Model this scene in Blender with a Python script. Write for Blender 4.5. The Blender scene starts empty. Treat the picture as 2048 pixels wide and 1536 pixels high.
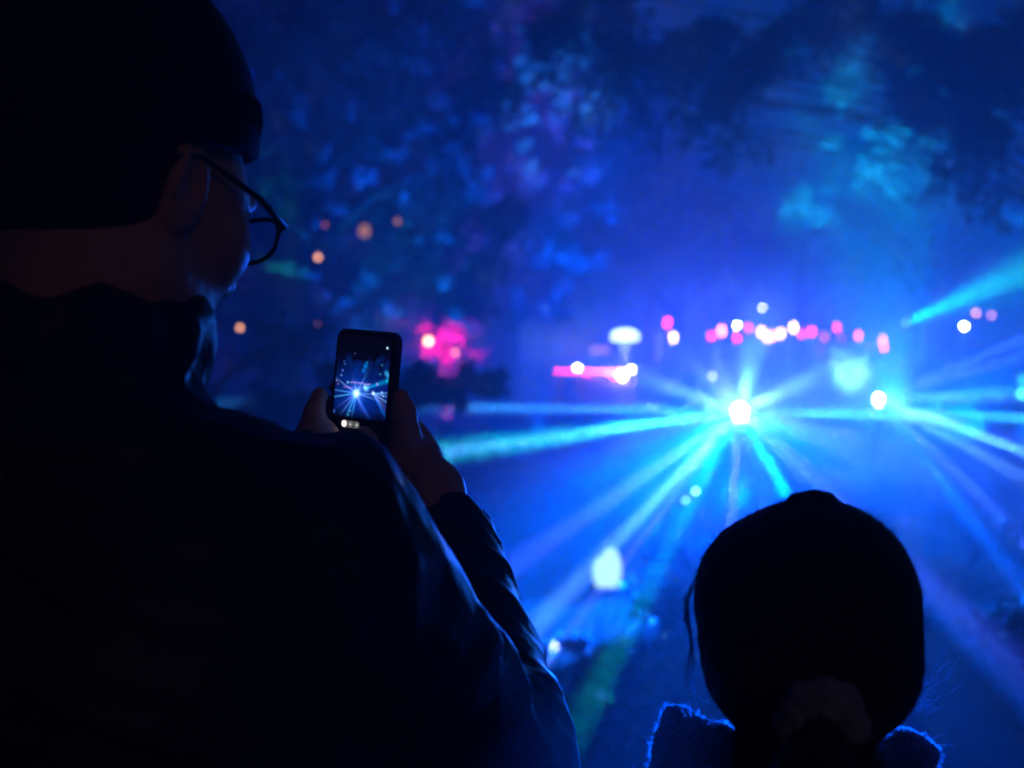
import bpy, math, random
import numpy as np
from mathutils import Vector, Matrix
random.seed(7); rng = np.random.default_rng(7)
C = bpy.context.scene
COL = C.collection
R = math.radians

# ------------------------------------------------------------------ camera
F = 2600.0                                   # focal length in pixels of the 2048 px wide photograph
EYE = Vector((0, 0, 1.6)); PITCH = R(-1.5)
cam = bpy.data.cameras.new('camera'); cam_ob = bpy.data.objects.new('camera', cam)
COL.objects.link(cam_ob); C.camera = cam_ob
cam.sensor_width = 36; cam.lens = F/2048*36; cam.clip_start = 0.02; cam.clip_end = 900
cam_ob.location = EYE; cam_ob.rotation_euler = (R(90)+PITCH, 0, 0)
cam.dof.use_dof = True; cam.dof.focus_distance = 1.16; cam.dof.aperture_fstop = 4.4

def P(px, py, Y):
    """world point at depth Y seen at a place of the photograph"""
    x = (px-1024)/F; z = -(py-768)/F
    c, s = math.cos(PITCH), math.sin(PITCH)
    d = Vector((x, c-z*s, s+z*c))
    return EYE + d*(Y/d.y)

# ------------------------------------------------------------------ night sky, faint warm fill lamp added behind the viewers
SUN_EL, SUN_AZ = R(22), R(160)
w = bpy.data.worlds.new("World"); C.world = w; w.use_nodes = True
wn = w.node_tree; bg = wn.nodes['Background']
sky = wn.nodes.new('ShaderNodeTexSky'); sky.sky_type = 'NISHITA'; sky.sun_disc = False
sky.sun_elevation = SUN_EL; sky.sun_rotation = SUN_AZ
wn.links.new(sky.outputs[0], bg.inputs[0]); bg.inputs[1].default_value = 0.00015
sun = bpy.data.lights.new('warm_fill', 'SUN'); sun.energy = 0.055; sun.angle = R(0.5); sun.color = (1.0, 0.6, 0.62)
sun_ob = bpy.data.objects.new('warm_fill', sun); COL.objects.link(sun_ob)
sd = Vector((math.sin(SUN_AZ)*math.cos(SUN_EL), math.cos(SUN_AZ)*math.cos(SUN_EL), math.sin(SUN_EL)))
sun_ob.rotation_euler = sd.to_track_quat('Z', 'Y').to_euler(); sun_ob.location = (0, -5, 20)
vs = C.view_settings; vs.view_transform = 'Standard'; vs.look = 'None'; vs.gamma = 1; vs.exposure = 0.0
vs.use_curve_mapping = False
cy = C.cycles
cy.use_denoising = True; cy.max_bounces = 6; cy.volume_bounces = 0; cy.diffuse_bounces = 2; cy.glossy_bounces = 2
cy.transmission_bounces = 4; cy.transparent_max_bounces = 8; cy.sample_clamp_indirect = 2.0
cy.use_light_tree = True; cy.caustics_reflective = False; cy.caustics_refractive = False

# ------------------------------------------------------------------ helpers
def mat(name, color, rough=0.8, spec=0.3, metal=0.0, noise=0.0, scale=20.0, bump=0.0, sheen=0.0):
    m = bpy.data.materials.new(name); m.use_nodes = True; nt = m.node_tree; b = nt.nodes['Principled BSDF']
    b.inputs['Roughness'].default_value = rough; b.inputs['Metallic'].default_value = metal
    b.inputs['Specular IOR Level'].default_value = spec; b.inputs['Sheen Weight'].default_value = sheen
    tc = nt.nodes.new('ShaderNodeTexCoord'); n = nt.nodes.new('ShaderNodeTexNoise')
    n.inputs['Scale'].default_value = scale; n.inputs['Detail'].default_value = 5
    nt.links.new(tc.outputs['Object'], n.inputs['Vector'])
    r = nt.nodes.new('ShaderNodeValToRGB'); e = r.color_ramp.elements
    e[0].position = .3; e[1].position = .7
    e[0].color = [c*(1-noise) for c in color]+[1]; e[1].color = [min(1, c*(1+noise)) for c in color]+[1]
    nt.links.new(n.outputs['Fac'], r.inputs[0]); nt.links.new(r.outputs[0], b.inputs['Base Color'])
    if bump:
        bp = nt.nodes.new('ShaderNodeBump'); bp.inputs['Strength'].default_value = bump; bp.inputs['Distance'].default_value = .01
        nt.links.new(n.outputs['Fac'], bp.inputs['Height']); nt.links.new(bp.outputs[0], b.inputs['Normal'])
    return m

def leafmat(name, c0, c1, trans=0.45, rough=0.35, spec=0.6):
    m = bpy.data.materials.new(name); m.use_nodes = True; nt = m.node_tree; b = nt.nodes['Principled BSDF']
    out = nt.nodes['Material Output']
    g = nt.nodes.new('ShaderNodeNewGeometry'); r = nt.nodes.new('ShaderNodeValToRGB'); e = r.color_ramp.elements
    e[0].color = (*c0, 1); e[1].color = (*c1, 1)
    nt.links.new(g.outputs['Random Per Island'], r.inputs[0]); nt.links.new(r.outputs[0], b.inputs['Base Color'])
    b.inputs['Roughness'].default_value = rough; b.inputs['Specular IOR Level'].default_value = spec
    t = nt.nodes.new('ShaderNodeBsdfTranslucent'); nt.links.new(r.outputs[0], t.inputs['Color'])
    x = nt.nodes.new('ShaderNodeMixShader'); x.inputs[0].default_value = trans
    nt.links.new(b.outputs[0], x.inputs[1]); nt.links.new(t.outputs[0], x.inputs[2]); nt.links.new(x.outputs[0], out.inputs['Surface'])
    return m

def emit(name, color, strength, sample=False):
    m = bpy.data.materials.new(name); m.use_nodes = True; nt = m.node_tree; nt.nodes.clear()
    o = nt.nodes.new('ShaderNodeOutputMaterial'); e = nt.nodes.new('ShaderNodeEmission')
    e.inputs[0].default_value = (*color, 1); e.inputs[1].default_value = strength
    nt.links.new(e.outputs[0], o.inputs[0])
    m.cycles.emission_sampling = 'AUTO' if sample else 'NONE'
    return m

def tag(o, label=None, cat=None, group=None, kind=None):
    if label: o['label'] = label
    if cat: o['category'] = cat
    if group: o['group'] = group
    if kind: o['kind'] = kind
    return o

def empty(name, loc, label, cat, group=None, rz=0):
    o = bpy.data.objects.new(name, None); o.location = loc; o.rotation_euler = (0, 0, rz); o.empty_display_size = .1
    COL.objects.link(o); return tag(o, label, cat, group)

class MB:
    """collects shapes in the frame of their object"""
    def __init__(s): s.v = []; s.f = []
    def add(s, v, f):
        n = len(s.v); s.v += [tuple(p) for p in v]; s.f += [tuple(i+n for i in q) for q in f]; return s
    def box(s, c, h, rot=None, bev=0.0):
        c = Vector(c); pts = []
        if bev <= 0:
            for x in (-1, 1):
                for y in (-1, 1):
                    for z in (-1, 1): pts.append(Vector((x*h[0], y*h[1], z*h[2])))
            fs = [(0,1,3,2),(4,6,7,5),(0,4,5,1),(2,3,7,6),(0,2,6,4),(1,5,7,3)]
        else:                                    # bevelled outline in x/z, chamfered along y
            k = 5; prof = []
            for cx, cz, a0 in ((1,1,0),(-1,1,90),(-1,-1,180),(1,-1,270)):
                for i in range(k):
                    a = R(a0+90*i/(k-1)); prof.append((cx*(h[0]-bev)+bev*math.cos(a), cz*(h[2]-bev)+bev*math.sin(a)))
            ch = min(bev, h[1])*.35; n = len(prof)
            for yy, sc in ((-h[1], 1), (-h[1]+ch, 0), (h[1]-ch, 0), (h[1], 1)):
                for (x, z) in prof:
                    l = math.hypot(x, z); pts.append(Vector((x*(1-sc*ch/h[0]), yy, z*(1-sc*ch/h[2]))))
            fs = [tuple(range(n)), tuple(range(4*n-1, 3*n-1, -1))]
            for r_ in range(3):
                for i in range(n):
                    j = (i+1) % n; fs.append((r_*n+i, (r_+1)*n+i, (r_+1)*n+j, r_*n+j))
        if rot: pts = [rot @ p for p in pts]
        return s.add([c+p for p in pts], fs)
    def tube(s, pts, rad, n=8, cap=True):
        pts = [Vector(p) for p in pts]
        if not hasattr(rad, '__len__'): rad = [rad]*len(pts)
        vs_ = []; up = Vector((0.13, .31, .94)).normalized()
        for i, p in enumerate(pts):
            d = (pts[min(i+1, len(pts)-1)]-pts[max(i-1, 0)])
            d = d.normalized() if d.length > 1e-9 else Vector((0, 0, 1))
            a = d.cross(up)
            if a.length < .05: a = d.cross(Vector((1, 0, 0)))
            a.normalize(); b = d.cross(a)
            for k in range(n):
                t = 2*math.pi*k/n; vs_.append(p+(a*math.cos(t)+b*math.sin(t))*rad[i])
        fs = []
        for i in range(len(pts)-1):
            for k in range(n):
                k2 = (k+1) % n; fs.append((i*n+k, i*n+k2, (i+1)*n+k2, (i+1)*n+k))
        if cap: fs += [tuple(range(n-1, -1, -1)), tuple(range((len(pts)-1)*n, len(pts)*n))]
        return s.add(vs_, fs)
    def lathe(s, prof, c=(0,0,0), n=16, wob=0):
        c = Vector(c); vs_ = []
        for (r_, z) in prof:
            for k in range(n):
                t = 2*math.pi*k/n; rr = r_*(1+wob*math.sin(3*t+z*9)); vs_.append(c+Vector((rr*math.cos(t), rr*math.sin(t), z)))
        fs = []
        for i in range(len(prof)-1):
            for k in range(n):
                k2 = (k+1) % n; fs.append((i*n+k, i*n+k2, (i+1)*n+k2, (i+1)*n+k))
        fs += [tuple(range(n-1, -1, -1)), tuple(range((len(prof)-1)*n, len(prof)*n))]
        return s.add(vs_, fs)
    def ball(s, c, r, n=10, sq=(1,1,1)):
        pr = [(max(1e-4, r*math.sin(math.pi*i/n)), -r*math.cos(math.pi*i/n)) for i in range(n+1)]
        c = Vector(c); k0 = len(s.v); s.lathe(pr, (0,0,0), n*2)
        s.v[k0:] = [(c.x+p[0]*sq[0], c.y+p[1]*sq[1], c.z+p[2]*sq[2]) for p in s.v[k0:]]
        return s
    def build(s, name, m, parent=None, smooth=False, loc=None):
        me = bpy.data.meshes.new(name); me.from_pydata(s.v, [], s.f); me.materials.append(m)
        if smooth: me.shade_smooth()
        o = bpy.data.objects.new(name, me); COL.objects.link(o)
        if parent: o.parent = parent
        if loc is not None: o.location = loc
        return o

def np_mesh(name, V, Fc, m, parent=None, smooth=False):
    """V (n,3), Fc (m,k) arrays"""
    me = bpy.data.meshes.new(name); k = Fc.shape[1]
    me.vertices.add(len(V)); me.vertices.foreach_set('co', V.astype(np.float32).ravel())
    me.loops.add(Fc.size); me.loops.foreach_set('vertex_index', Fc.astype(np.int32).ravel())
    me.polygons.add(len(Fc)); me.polygons.foreach_set('loop_start', (np.arange(len(Fc))*k).astype(np.int32))
    me.polygons.foreach_set('loop_total', np.full(len(Fc), k, np.int32))
    me.update(calc_edges=True); me.materials.append(m)
    if smooth: me.shade_smooth()
    o = bpy.data.objects.new(name, me); COL.objects.link(o)
    if parent: o.parent = parent
    return o


# ------------------------------------------------------------------ light sources
LIGHT_K = 1.0
def spot(src, tgt, ang, col, pw, blend=.6, r=.01, parent=None, name='beam_light'):
    l = bpy.data.lights.new(name, 'SPOT'); l.energy = pw*LIGHT_K; l.color = col; l.spot_size = R(ang); l.spot_blend = blend
    l.shadow_soft_size = r
    o = bpy.data.objects.new(name, l); COL.objects.link(o); o.location = src
    o.rotation_euler = (tgt-src).to_track_quat('-Z', 'Y').to_euler()
    if parent: o.parent = parent; o.matrix_parent_inverse = Matrix.Translation(-parent.location)
    return o

S1 = P(1480, 822, 10); S2 = P(1757, 797, 12); S3 = P(1812, 645, 30)
WH = (.11, .36, 1); VI = (.04, .09, 1); TE = (0, .50, .52); GR = (0, .75, .45); BL = (0, .09, 1); CY = (.01, .42, 1)
BEAMS1 = [ # px, py, Y of a point on the beam, cone degrees, colour, strength
    (930, 815, 10.5, 2.6, CY, 2.4), (1100, 817, 9.6, 1.6, WH, .8),
    (858, 908, 8.8, 5.6, (0, .5, .42), 2.3), (1180, 864, 9.3, 2.2, WH, 1.8),
    (1270, 752, 15, 3.6, WH, 3.6), (1290, 785, 13, 9, VI, .5),
    (1385, 726, 15, 3.6, VI, 4.0), (1432, 722, 14, 3.0, VI, 3.6),
    (1526, 625, 34, 3.2, (.12, .5, .9), 5.0),
    (1650, 733, 13, 3.4, VI, 7.0), (1600, 775, 13, 3.4, WH, 2.6),
    (1860, 832, 10.2, 2.2, CY, 6.0), (1700, 827, 9.9, 2.6, WH, 2.4),
    (1640, 975, 8.2, 2.4, (.03, .10, 1), .8), (1625, 950, 8.3, 2.2, VI, .6), (1700, 890, 9.6, 22, VI, .8),
    (1578, 1000, 8.6, 2.0, (0, .75, .60), 1.6), (1465, 1000, 8.8, 2.6, VI, 1.4),
    (1228, 1088, 7.8, 2.2, (.08, .35, 1), .5), (1330, 980, 8.2, 2.2, WH, .9),
    (1130, 1500, 4.6, 1.8, GR, .26), (1275, 962, 8.3, 2.8, VI, 1.4), (1340, 860, 9.6, 16, VI, .25),
    (1115, 1292, 6.7, 1.2, (.25, .25, 1), .30),
    (2048, 1405, 4.3, 1.2, BL, .5), (1170, 1100, 8, 32, BL, 2.2), (1850, 1000, 8.5, 28, BL, 1.2),  # the two wide fans are added to brighten the low haze
    (1375, 1440, 1.0, 1.5, (0, .085, 1), .42), (1830, 1490, 1.0, 1.3, (0, .085, 1), .36)]  # added beams, aimed only to rim-light the girl's shoulders
BEAMS2 = [(2040, 680, 12.3, 3.2, VI, 7.0), (1900, 755, 12.6, 3.0, VI, 6.0), (2048, 782, 12.3, 2.6, CY, 6.0),
    (2020, 835, 12, 2.8, CY, 6.0), (2048, 903, 11.5, 3.4, (.12, .5, 1), 9.5), (1860, 832, 12, 16, VI, 2.0), (1860, 795, 12.2, 8, WH, 2.2), (1845, 845, 11.9, 8, WH, 2.2),
    (1890, 925, 11.4, 4.4, VI, 4.0), (2048, 1180, 6.5, 1.3, BL, .8)]
BK = 240000.0

# ------------------------------------------------------------------ materials
M = dict(
    ground=mat('lawn_soil', (.018, .028, .014), .95, .1, noise=.5, scale=3, bump=.6),
    bark=mat('bark', (.07, .055, .045), .9, .2, noise=.45, scale=25, bump=.8),
    leaf=leafmat('leaf', (.05, .08, .07), (.10, .14, .12)),
    leaf_dark=leafmat('leaf_dark', (.015, .025, .02), (.04, .06, .05), .3),
    leaf_pale_highlight=leafmat('leaf_pale_highlight', (.30, .36, .38), (.5, .55, .55), .5, .5),  # pale plants; in the trees its paleness stands in for lit highlights
    petal=leafmat('petal', (.35, .12, .3), (.6, .25, .5), .5, .5),
    grass=leafmat('grass_blade', (.03, .06, .035), (.07, .11, .06), .4, .5),
    metal=mat('black_metal', (.02, .02, .022), .45, .5, .6, noise=.2, scale=40),
    steel=mat('steel', (.3, .3, .32), .35, .5, 1.0, noise=.1),
    wood=mat('wood', (.12, .08, .05), .7, .3, noise=.4, scale=12, bump=.3),
    canvas=mat('pale_canvas', (.7, .7, .72), .9, .2, noise=.06, scale=30),
    skin=mat('skin', (.58, .33, .25), .5, .4, noise=.12, scale=60, bump=.15),
    jacket=mat('black_nylon', (.011, .011, .015), .5, .33, noise=.25, scale=45, bump=.35),
    knit=mat('black_knit', (.009, .009, .011), .95, .1, noise=.4, scale=150, bump=.6, sheen=.0),
    trouser=mat('dark_denim', (.02, .025, .04), .85, .2, noise=.3, scale=60, bump=.3),
    shoe=mat('black_leather', (.02, .018, .016), .5, .4, noise=.2),
    hair=mat('dark_hair', (.014, .010, .008), .55, .3, noise=.4, scale=90, bump=.4),
    coat=mat('dark_fleece', (.03, .018, .022), .95, .1, noise=.5, scale=90, bump=.6),
    scrunchie=mat('mauve_cotton', (.30, .31, .36), .9, .1, noise=.2, scale=70, bump=.4),
)
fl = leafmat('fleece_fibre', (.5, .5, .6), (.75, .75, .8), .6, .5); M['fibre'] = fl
M['strand'] = leafmat('hair_strand', (.03, .022, .02), (.06, .045, .04), .25, .3, .9)

# ------------------------------------------------------------------ ground, haze
def ground():
    nx, ny = 110, 130
    xs = np.linspace(-120, 120, nx); ys = np.linspace(-25, 190, ny)
    X, Y = np.meshgrid(xs, ys); Z = .03*np.sin(X*.35+1)*np.cos(Y*.28) + .02*np.sin(X*.9+Y*.7)
    Z[Y < 3] = 0
    V = np.stack([X, Y, Z], -1).reshape(-1, 3)
    i = np.arange(nx-1); j = np.arange(ny-1); I, J = np.meshgrid(i, j); a = (J*nx+I).ravel()
    o = np_mesh('ground', V, np.stack([a, a+1, a+nx+1, a+nx], -1), M['ground'], smooth=True)
    tag(o, kind='structure')
ground()
hz = bpy.data.materials.new('haze'); hz.use_nodes = True; nt = hz.node_tree; nt.nodes.clear()
o_ = nt.nodes.new('ShaderNodeOutputMaterial'); v_ = nt.nodes.new('ShaderNodeVolumePrincipled')
nt.links.new(v_.outputs[0], o_.inputs['Volume'])
v_.inputs['Density'].default_value = 0.021; v_.inputs['Anisotropy'].default_value = 0.4; v_.inputs['Color'].default_value = (.86, .88, .92, 1)
hb = MB().box((0, 82, 19), (124, 112, 20.2)).build('haze', hz); tag(hb, kind='stuff')

def smoke(name, c, h, dens, scale, seed, label):
    m = bpy.data.materials.new('smoke'); m.use_nodes = True; nt = m.node_tree; nt.nodes.clear()
    o = nt.nodes.new('ShaderNodeOutputMaterial'); v = nt.nodes.new('ShaderNodeVolumePrincipled'); nt.links.new(v.outputs[0], o.inputs['Volume'])
    v.inputs['Anisotropy'].default_value = .4; v.inputs['Color'].default_value = (.86, .88, .92, 1)
    tc = nt.nodes.new('ShaderNodeTexCoord'); n = nt.nodes.new('ShaderNodeTexNoise'); n.noise_dimensions = '4D'; n.inputs['W'].default_value = seed
    n.inputs['Scale'].default_value = scale; n.inputs['Detail'].default_value = 2; n.inputs['Distortion'].default_value = .8
    mp = nt.nodes.new('ShaderNodeMapping'); mp.inputs['Scale'].default_value = (1, .6, 1.5)
    nt.links.new(tc.outputs['Object'], mp.inputs['Vector']); nt.links.new(mp.outputs[0], n.inputs['Vector'])
    g = nt.nodes.new('ShaderNodeVectorMath'); g.operation = 'DIVIDE'; g.inputs[1].default_value = h
    l = nt.nodes.new('ShaderNodeVectorMath'); l.operation = 'LENGTH'; nt.links.new(tc.outputs['Object'], g.inputs[0]); nt.links.new(g.outputs[0], l.inputs[0])
    f = nt.nodes.new('ShaderNodeMapRange'); f.inputs['From Min'].default_value = 1; f.inputs['From Max'].default_value = .35; nt.links.new(l.outputs['Value'], f.inputs['Value'])
    q = nt.nodes.new('ShaderNodeMapRange'); q.inputs['To Min'].default_value = dens*.22; q.inputs['From Min'].default_value = .44; q.inputs['From Max'].default_value = .66; q.inputs['To Max'].default_value = dens; nt.links.new(n.outputs['Fac'], q.inputs['Value'])
    x = nt.nodes.new('ShaderNodeMath'); x.operation = 'MULTIPLY'; nt.links.new(f.outputs[0], x.inputs[0]); nt.links.new(q.outputs[0], x.inputs[1]); nt.links.new(x.outputs[0], v.inputs['Density'])
    mb = MB(); mb.ball((0, 0, 0), 1, 12, h); o2 = mb.build(name, m, None, loc=c); tag(o2, label, 'smoke', kind='stuff')
smoke('smoke', (2.1, 10.6, 1.3), (4.3, 4.0, 1.3), .085, 1.1, 5, 'drifting smoke around the laser beams')
# ------------------------------------------------------------------ projectors and added floods
def core_mat(): return emit('laser_lens', (.55, .75, 1), 900)
LENS = core_mat(); LENS_DIM = emit('laser_lens_dim', (.3, .9, .8), 20)
def projector(loc, beams, label, lens_r=.045, K=1.0, glow=330):
    e = empty('laser_projector', (loc.x, loc.y, 0), label, 'laser projector')
    z = loc.z
    MB().box((0, 0, z-.13), (.10, .09, .055), bev=.015).build('housing', M['metal'], e)
    MB().lathe([(.07, 0), (.07, .02), (.05, .03)], (0, 0, z-.076)).build('lens_ring', M['steel'], e)
    MB().ball((0, 0, z), lens_r, 8).build('lens', LENS if lens_r > .021 else LENS_DIM, e, True)
    mb = MB()
    for a in (0, 120, 240):
        mb.tube([(0, 0, z-.185), (.22*math.cos(R(a)), .22*math.sin(R(a)), .0)], .012, 6)
    mb.build('stand', M['metal'], e)
    for (x, y, Y, a, c, k) in beams:
        t = P(x, y, Y); d = (t-loc).normalized()
        spot(loc+d*(lens_r+.02), t, a, c, BK*K*k/a, .85, .008, e)
    spot(loc+Vector((0, -.1, 0)), loc+Vector((0, -3, .05)), 170, (.02, .16, 1), glow, 1.0, .02, e)  # wide spot added for the halo around the lens
    return e
pr1 = projector(S1, BEAMS1, 'main laser projector bursting a full star of white and blue beams')
pr2 = projector(S2, BEAMS2, 'second laser projector throwing beams to the right of the star', .026, 1.0, 650)
TEA = (0, .5, .40)
pr3 = projector(S3, [(2048, 545, 27.5, 15, TEA, 7), (2048, 500, 27.5, 3.4, TEA, 2.4), (2048, 597, 27.5, 3.4, TEA, 1.8)],
                'far laser projector shooting one broad teal beam up to the right edge', .02, 1.0, 5)

def added_flood(loc, tgt, ang, col, pw, label, lens=True, blend=1.0, strength=.25):  # unseen fixtures added to wash haze and foliage with coloured light
    e = empty('floodlight', (loc.x, loc.y, 0), label, 'floodlight', 'unseen coloured floodlights added in the garden')
    q = (tgt-loc).to_track_quat('-Y', 'Z'); rot = q.to_matrix()
    z = Vector((0, 0, loc.z))
    MB().box(z, (.12, .05, .09), rot, .015).build('housing', M['metal'], e)
    MB().box(z+rot@Vector((0, -.056, 0)), (.10, .003, .07), rot).build('lens', emit('flood_lens', col, strength), e)
    mb = MB(); mb.tube([(-.14, 0, loc.z), (-.14, 0, .02), (.14, 0, .02), (.14, 0, loc.z)], .012, 6); mb.build('bracket', M['metal'], e)
    spot(loc+(tgt-loc).normalized()*.09, tgt, ang, col, pw, blend, .05, e, 'added_flood_beam')
    return e
# (px, depth, height), target px py Y, cone, colour, power
FL = [
 ((1470, 11.6, .3), (1470, 640, 2), 165, (0, .06, 1), 1100, 'blue floodlight added right behind the main laser star'),
 ((1420, 26, .3), (1440, 500, 4), 150, (0, .03, 1), 4800, 'blue floodlight added beyond the star facing the viewers'),
 ((1500, 27.5, .3), (1380, 100, 24), 110, (0, .03, 1), 2800, 'blue floodlight added behind the star turned to the tree tops'),
 ((1800, 25.5, .3), (1690, 250, 31.5), 50, (0, .50, .75), 30000, 'cyan floodlight added between the lasers aimed up the right tree'),
 ((1960, 27, .3), (1750, 640, 6), 160, (0, .15, 1), 3500, 'blue floodlight added near the right edge beyond the second laser'),
 ((2150, 27, .3), (2000, 300, 33), 70, (0, .22, 1), 10000, 'blue floodlight added outside the right edge under the drooping tree'),
 ((1075, 18.5, .3), (1095, 330, 23), 46, (0, .09, 1), 9000, 'blue floodlight added left of the counter aimed at the trees'),
 ((700, 9.6, .25), (850, 300, 13), 46, (0, .09, 1), 2800, 'blue floodlight added under the broad tree at left'),
 ((1330, 9.0, .2), (1110, 150, 10.8), 22, (.02, .2, 1), 4500, 'blue floodlight added and aimed at the leaves above the middle'),
 ((620, 9.6, .2), (570, 534, 12.3), 9, (0, 1, .38), 500, 'green floodlight added low beside the man aimed at a leafy limb'),
 ((800, 9.4, .2), (810, 622, 12.2), 26, (0, 1, .38), 260, 'green floodlight added out of sight in the grass behind the phone'),
 ((895, 17, .6), (885, 650, 18.5), 50, (1, .01, .33), 3000, 'magenta floodlight added under the flowering shrub'),
 ((800, 17, .3), (700, 600, 19), 40, (0, .9, .45), 600, 'green floodlight added behind the phone in the shrubs'),
 ((1690, 39.5, .15), (1705, 735, 41), 60, (.25, .7, .95), 5000, 'cyan floodlight added at the foot of the bright bush'),
]
for (a, t, ang, col, pw, lab) in FL:
    g = P(a[0], 700, a[1]); added_flood(Vector((g.x, a[1], a[2])), P(*t), ang, col, pw, lab)

# ------------------------------------------------------------------ trees
def leaf_cloud(centers, radii, counts, size, droop=0.0, twigs=9, spread=.16, seed=1):
    g = np.random.default_rng(seed); pos = []; dr = []
    for c, r, n in zip(centers, radii, counts):
        c = np.array(c); d = g.normal(size=(twigs, 3)); d /= np.linalg.norm(d, axis=1)[:, None]
        d[:, 2] = d[:, 2]*.75 - droop
        L = r*g.uniform(.55, 1.1, twigs)
        k = g.integers(0, twigs, n); t = g.uniform(.15, 1, n)**.7
        p = c + d[k]*(L[k]*t)[:, None]
        p[:, 2] -= droop*r*.5*t*t
        p += g.normal(size=(n, 3))*r*spread*(.5+.6*t)[:, None]
        pos.append(p); dr.append(d[k]+g.normal(size=(n, 3))*.6)
    p = np.concatenate(pos); d = np.concatenate(dr); d[:, 2] -= droop; d /= np.linalg.norm(d, axis=1)[:, None]
    n = len(p); a = np.cross(d, g.normal(size=(n, 3))); a /= np.linalg.norm(a, axis=1)[:, None]
    nrm = np.cross(d, a); s = size*g.uniform(.6, 1.35, n)[:, None]
    V = np.stack([p, p+d*s*.5+a*s*.28+nrm*s*.07, p+d*s, p+d*s*.5-a*s*.28+nrm*s*.07], 1).reshape(-1, 3)
    i = np.arange(n)*4
    return V, np.stack([np.stack([i, i+1, i+2], -1), np.stack([i, i+2, i+3], -1)], 1).reshape(-1, 3)

def tree(name, label, base, top, r0, clumps, size, lm, cat='tree', group=None, droop=.1, seed=1, lean=0.15, limb=.32, density=1.0, spread=.16):
    g = random.Random(seed); e = empty(name, base, label, cat, group); base = Vector(base); top = Vector(top)
    L = lambda p: Vector(p)-base
    H = top-base; n = 9; tp = []
    for i in range(n):
        t = i/(n-1); tp.append(H*t + Vector((math.sin(t*4+seed)*.03, math.cos(t*3.3+seed)*.03, 0))*H.length*lean*(t*(1.3-t))*3)
    tr = [r0*(1-.72*i/(n-1)) for i in range(n)]; tr[0] *= 1.5
    mb = MB().tube(tp, tr, 12)
    for (c, r, cnt) in clumps:
        c = L(c); 
        i0 = max(2, min(n-1, int((n-1)*max(.25, min(1, (c.z-r*.7-abs((c-H*.7).xy.length)*.25)/max(H.z, .1))))))
        a = tp[i0]; mid = (a+c)/2 + Vector((g.uniform(-.1, .1), g.uniform(-.1, .1), .12))*(c-a).length
        ra = min(tr[i0]*.75, r0*limb)
        pts = [a, a.lerp(mid, .55)+Vector((0, 0, .02))*(c-a).length, mid, mid.lerp(c, .55), c]
        mb.tube(pts, [ra, ra*.8, ra*.6, ra*.42, ra*.22], 7)
        for k in range(5):
            d = Vector((g.gauss(0, 1), g.gauss(0, 1), g.gauss(0, .6)-droop)).normalized()*r*.8
            mb.tube([c, c+d*.5+Vector((0, 0, .05*r)), c+d+Vector((0, 0, -droop*r*.5))], [ra*.22, ra*.13, ra*.04], 5)
    mb.build('trunk', M['bark'], e, True)
    V, Fc = leaf_cloud([tuple(L(c)) for c, r, cnt in clumps], [r for c, r, cnt in clumps], [int(cnt*density) for c, r, cnt in clumps], size, droop, seed=seed, spread=spread)
    o = np_mesh('crown', V, Fc, lm, e); tag(o, kind='stuff')
    return e
gz = lambda px, Y: Vector((P(px, 700, Y).x, Y, 0))
def scatter(x0, x1, y0, y1, Y, r0, r1, n, k, seed):
    g = random.Random(seed); return [(g.uniform(x0, x1), g.uniform(y0, y1), Y+g.uniform(-.4, .4), g.uniform(r0, r1), g.randint(max(1, n//3), n)) for _ in range(k)]
def highlights(e, lst, size, seed, m='leaf_pale_highlight', name='highlight_leaves'):  # leaf highlights put into the colour as clusters of paler leaves
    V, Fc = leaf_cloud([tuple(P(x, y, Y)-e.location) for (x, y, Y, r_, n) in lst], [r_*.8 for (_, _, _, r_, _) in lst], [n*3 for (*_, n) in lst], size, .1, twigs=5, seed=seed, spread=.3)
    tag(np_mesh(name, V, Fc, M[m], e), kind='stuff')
def cl(lst, Y): return [(P(x, y, Y+dy), r, n) for (x, y, dy, r, n) in lst]

# broad tree at left, about 13 m away
tl = tree('broad_leaved_tree', 'dark broad-leaved tree filling the upper left behind the man', gz(560, 13.5), P(600, -150, 13.5), .26,
     cl([(560, 60, 0, 1.1, 1500), (700, -40, .6, 1.1, 1500), (720, 130, -.3, .9, 1200), (850, 40, .4, .9, 1200), (640, 260, 0, .8, 1100), (600, 420, .5, .9, 1300),
         (800, 260, .5, .8, 900), (900, 320, -.4, .7, 900), (740, 380, .7, .8, 1000), (860, 470, .3, .8, 1300), (930, 560, .6, .55, 900), (700, 540, 1, .8, 1100),
         (950, 430, .8, .5, 700), (560, 600, .8, .8, 1000), (960, 160, .2, .6, 600), (450, 300, .5, .9, 700)], 13.5), .13, M['leaf'], seed=3, density=1.0)
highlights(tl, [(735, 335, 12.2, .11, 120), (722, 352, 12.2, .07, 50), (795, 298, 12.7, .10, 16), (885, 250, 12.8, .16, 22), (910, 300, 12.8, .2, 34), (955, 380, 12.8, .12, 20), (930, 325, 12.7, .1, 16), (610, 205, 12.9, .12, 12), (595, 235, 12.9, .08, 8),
   (830, 45, 12.9, .1, 10), (870, 270, 12.8, .12, 14), (850, 120, 12.9, .2, 10), (680, 420, 12.7, .12, 10), (640, 360, 12.7, .12, 8), (960, 250, 12.8, .15, 14), (900, 560, 12.7, .12, 8), (560, 650, 12.6, .12, 10), (700, 660, 12.6, .15, 12)]+scatter(430, 1000, -20, 640, 12.8, .03, .14, 7, 46, 1), .085, 91)
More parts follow.
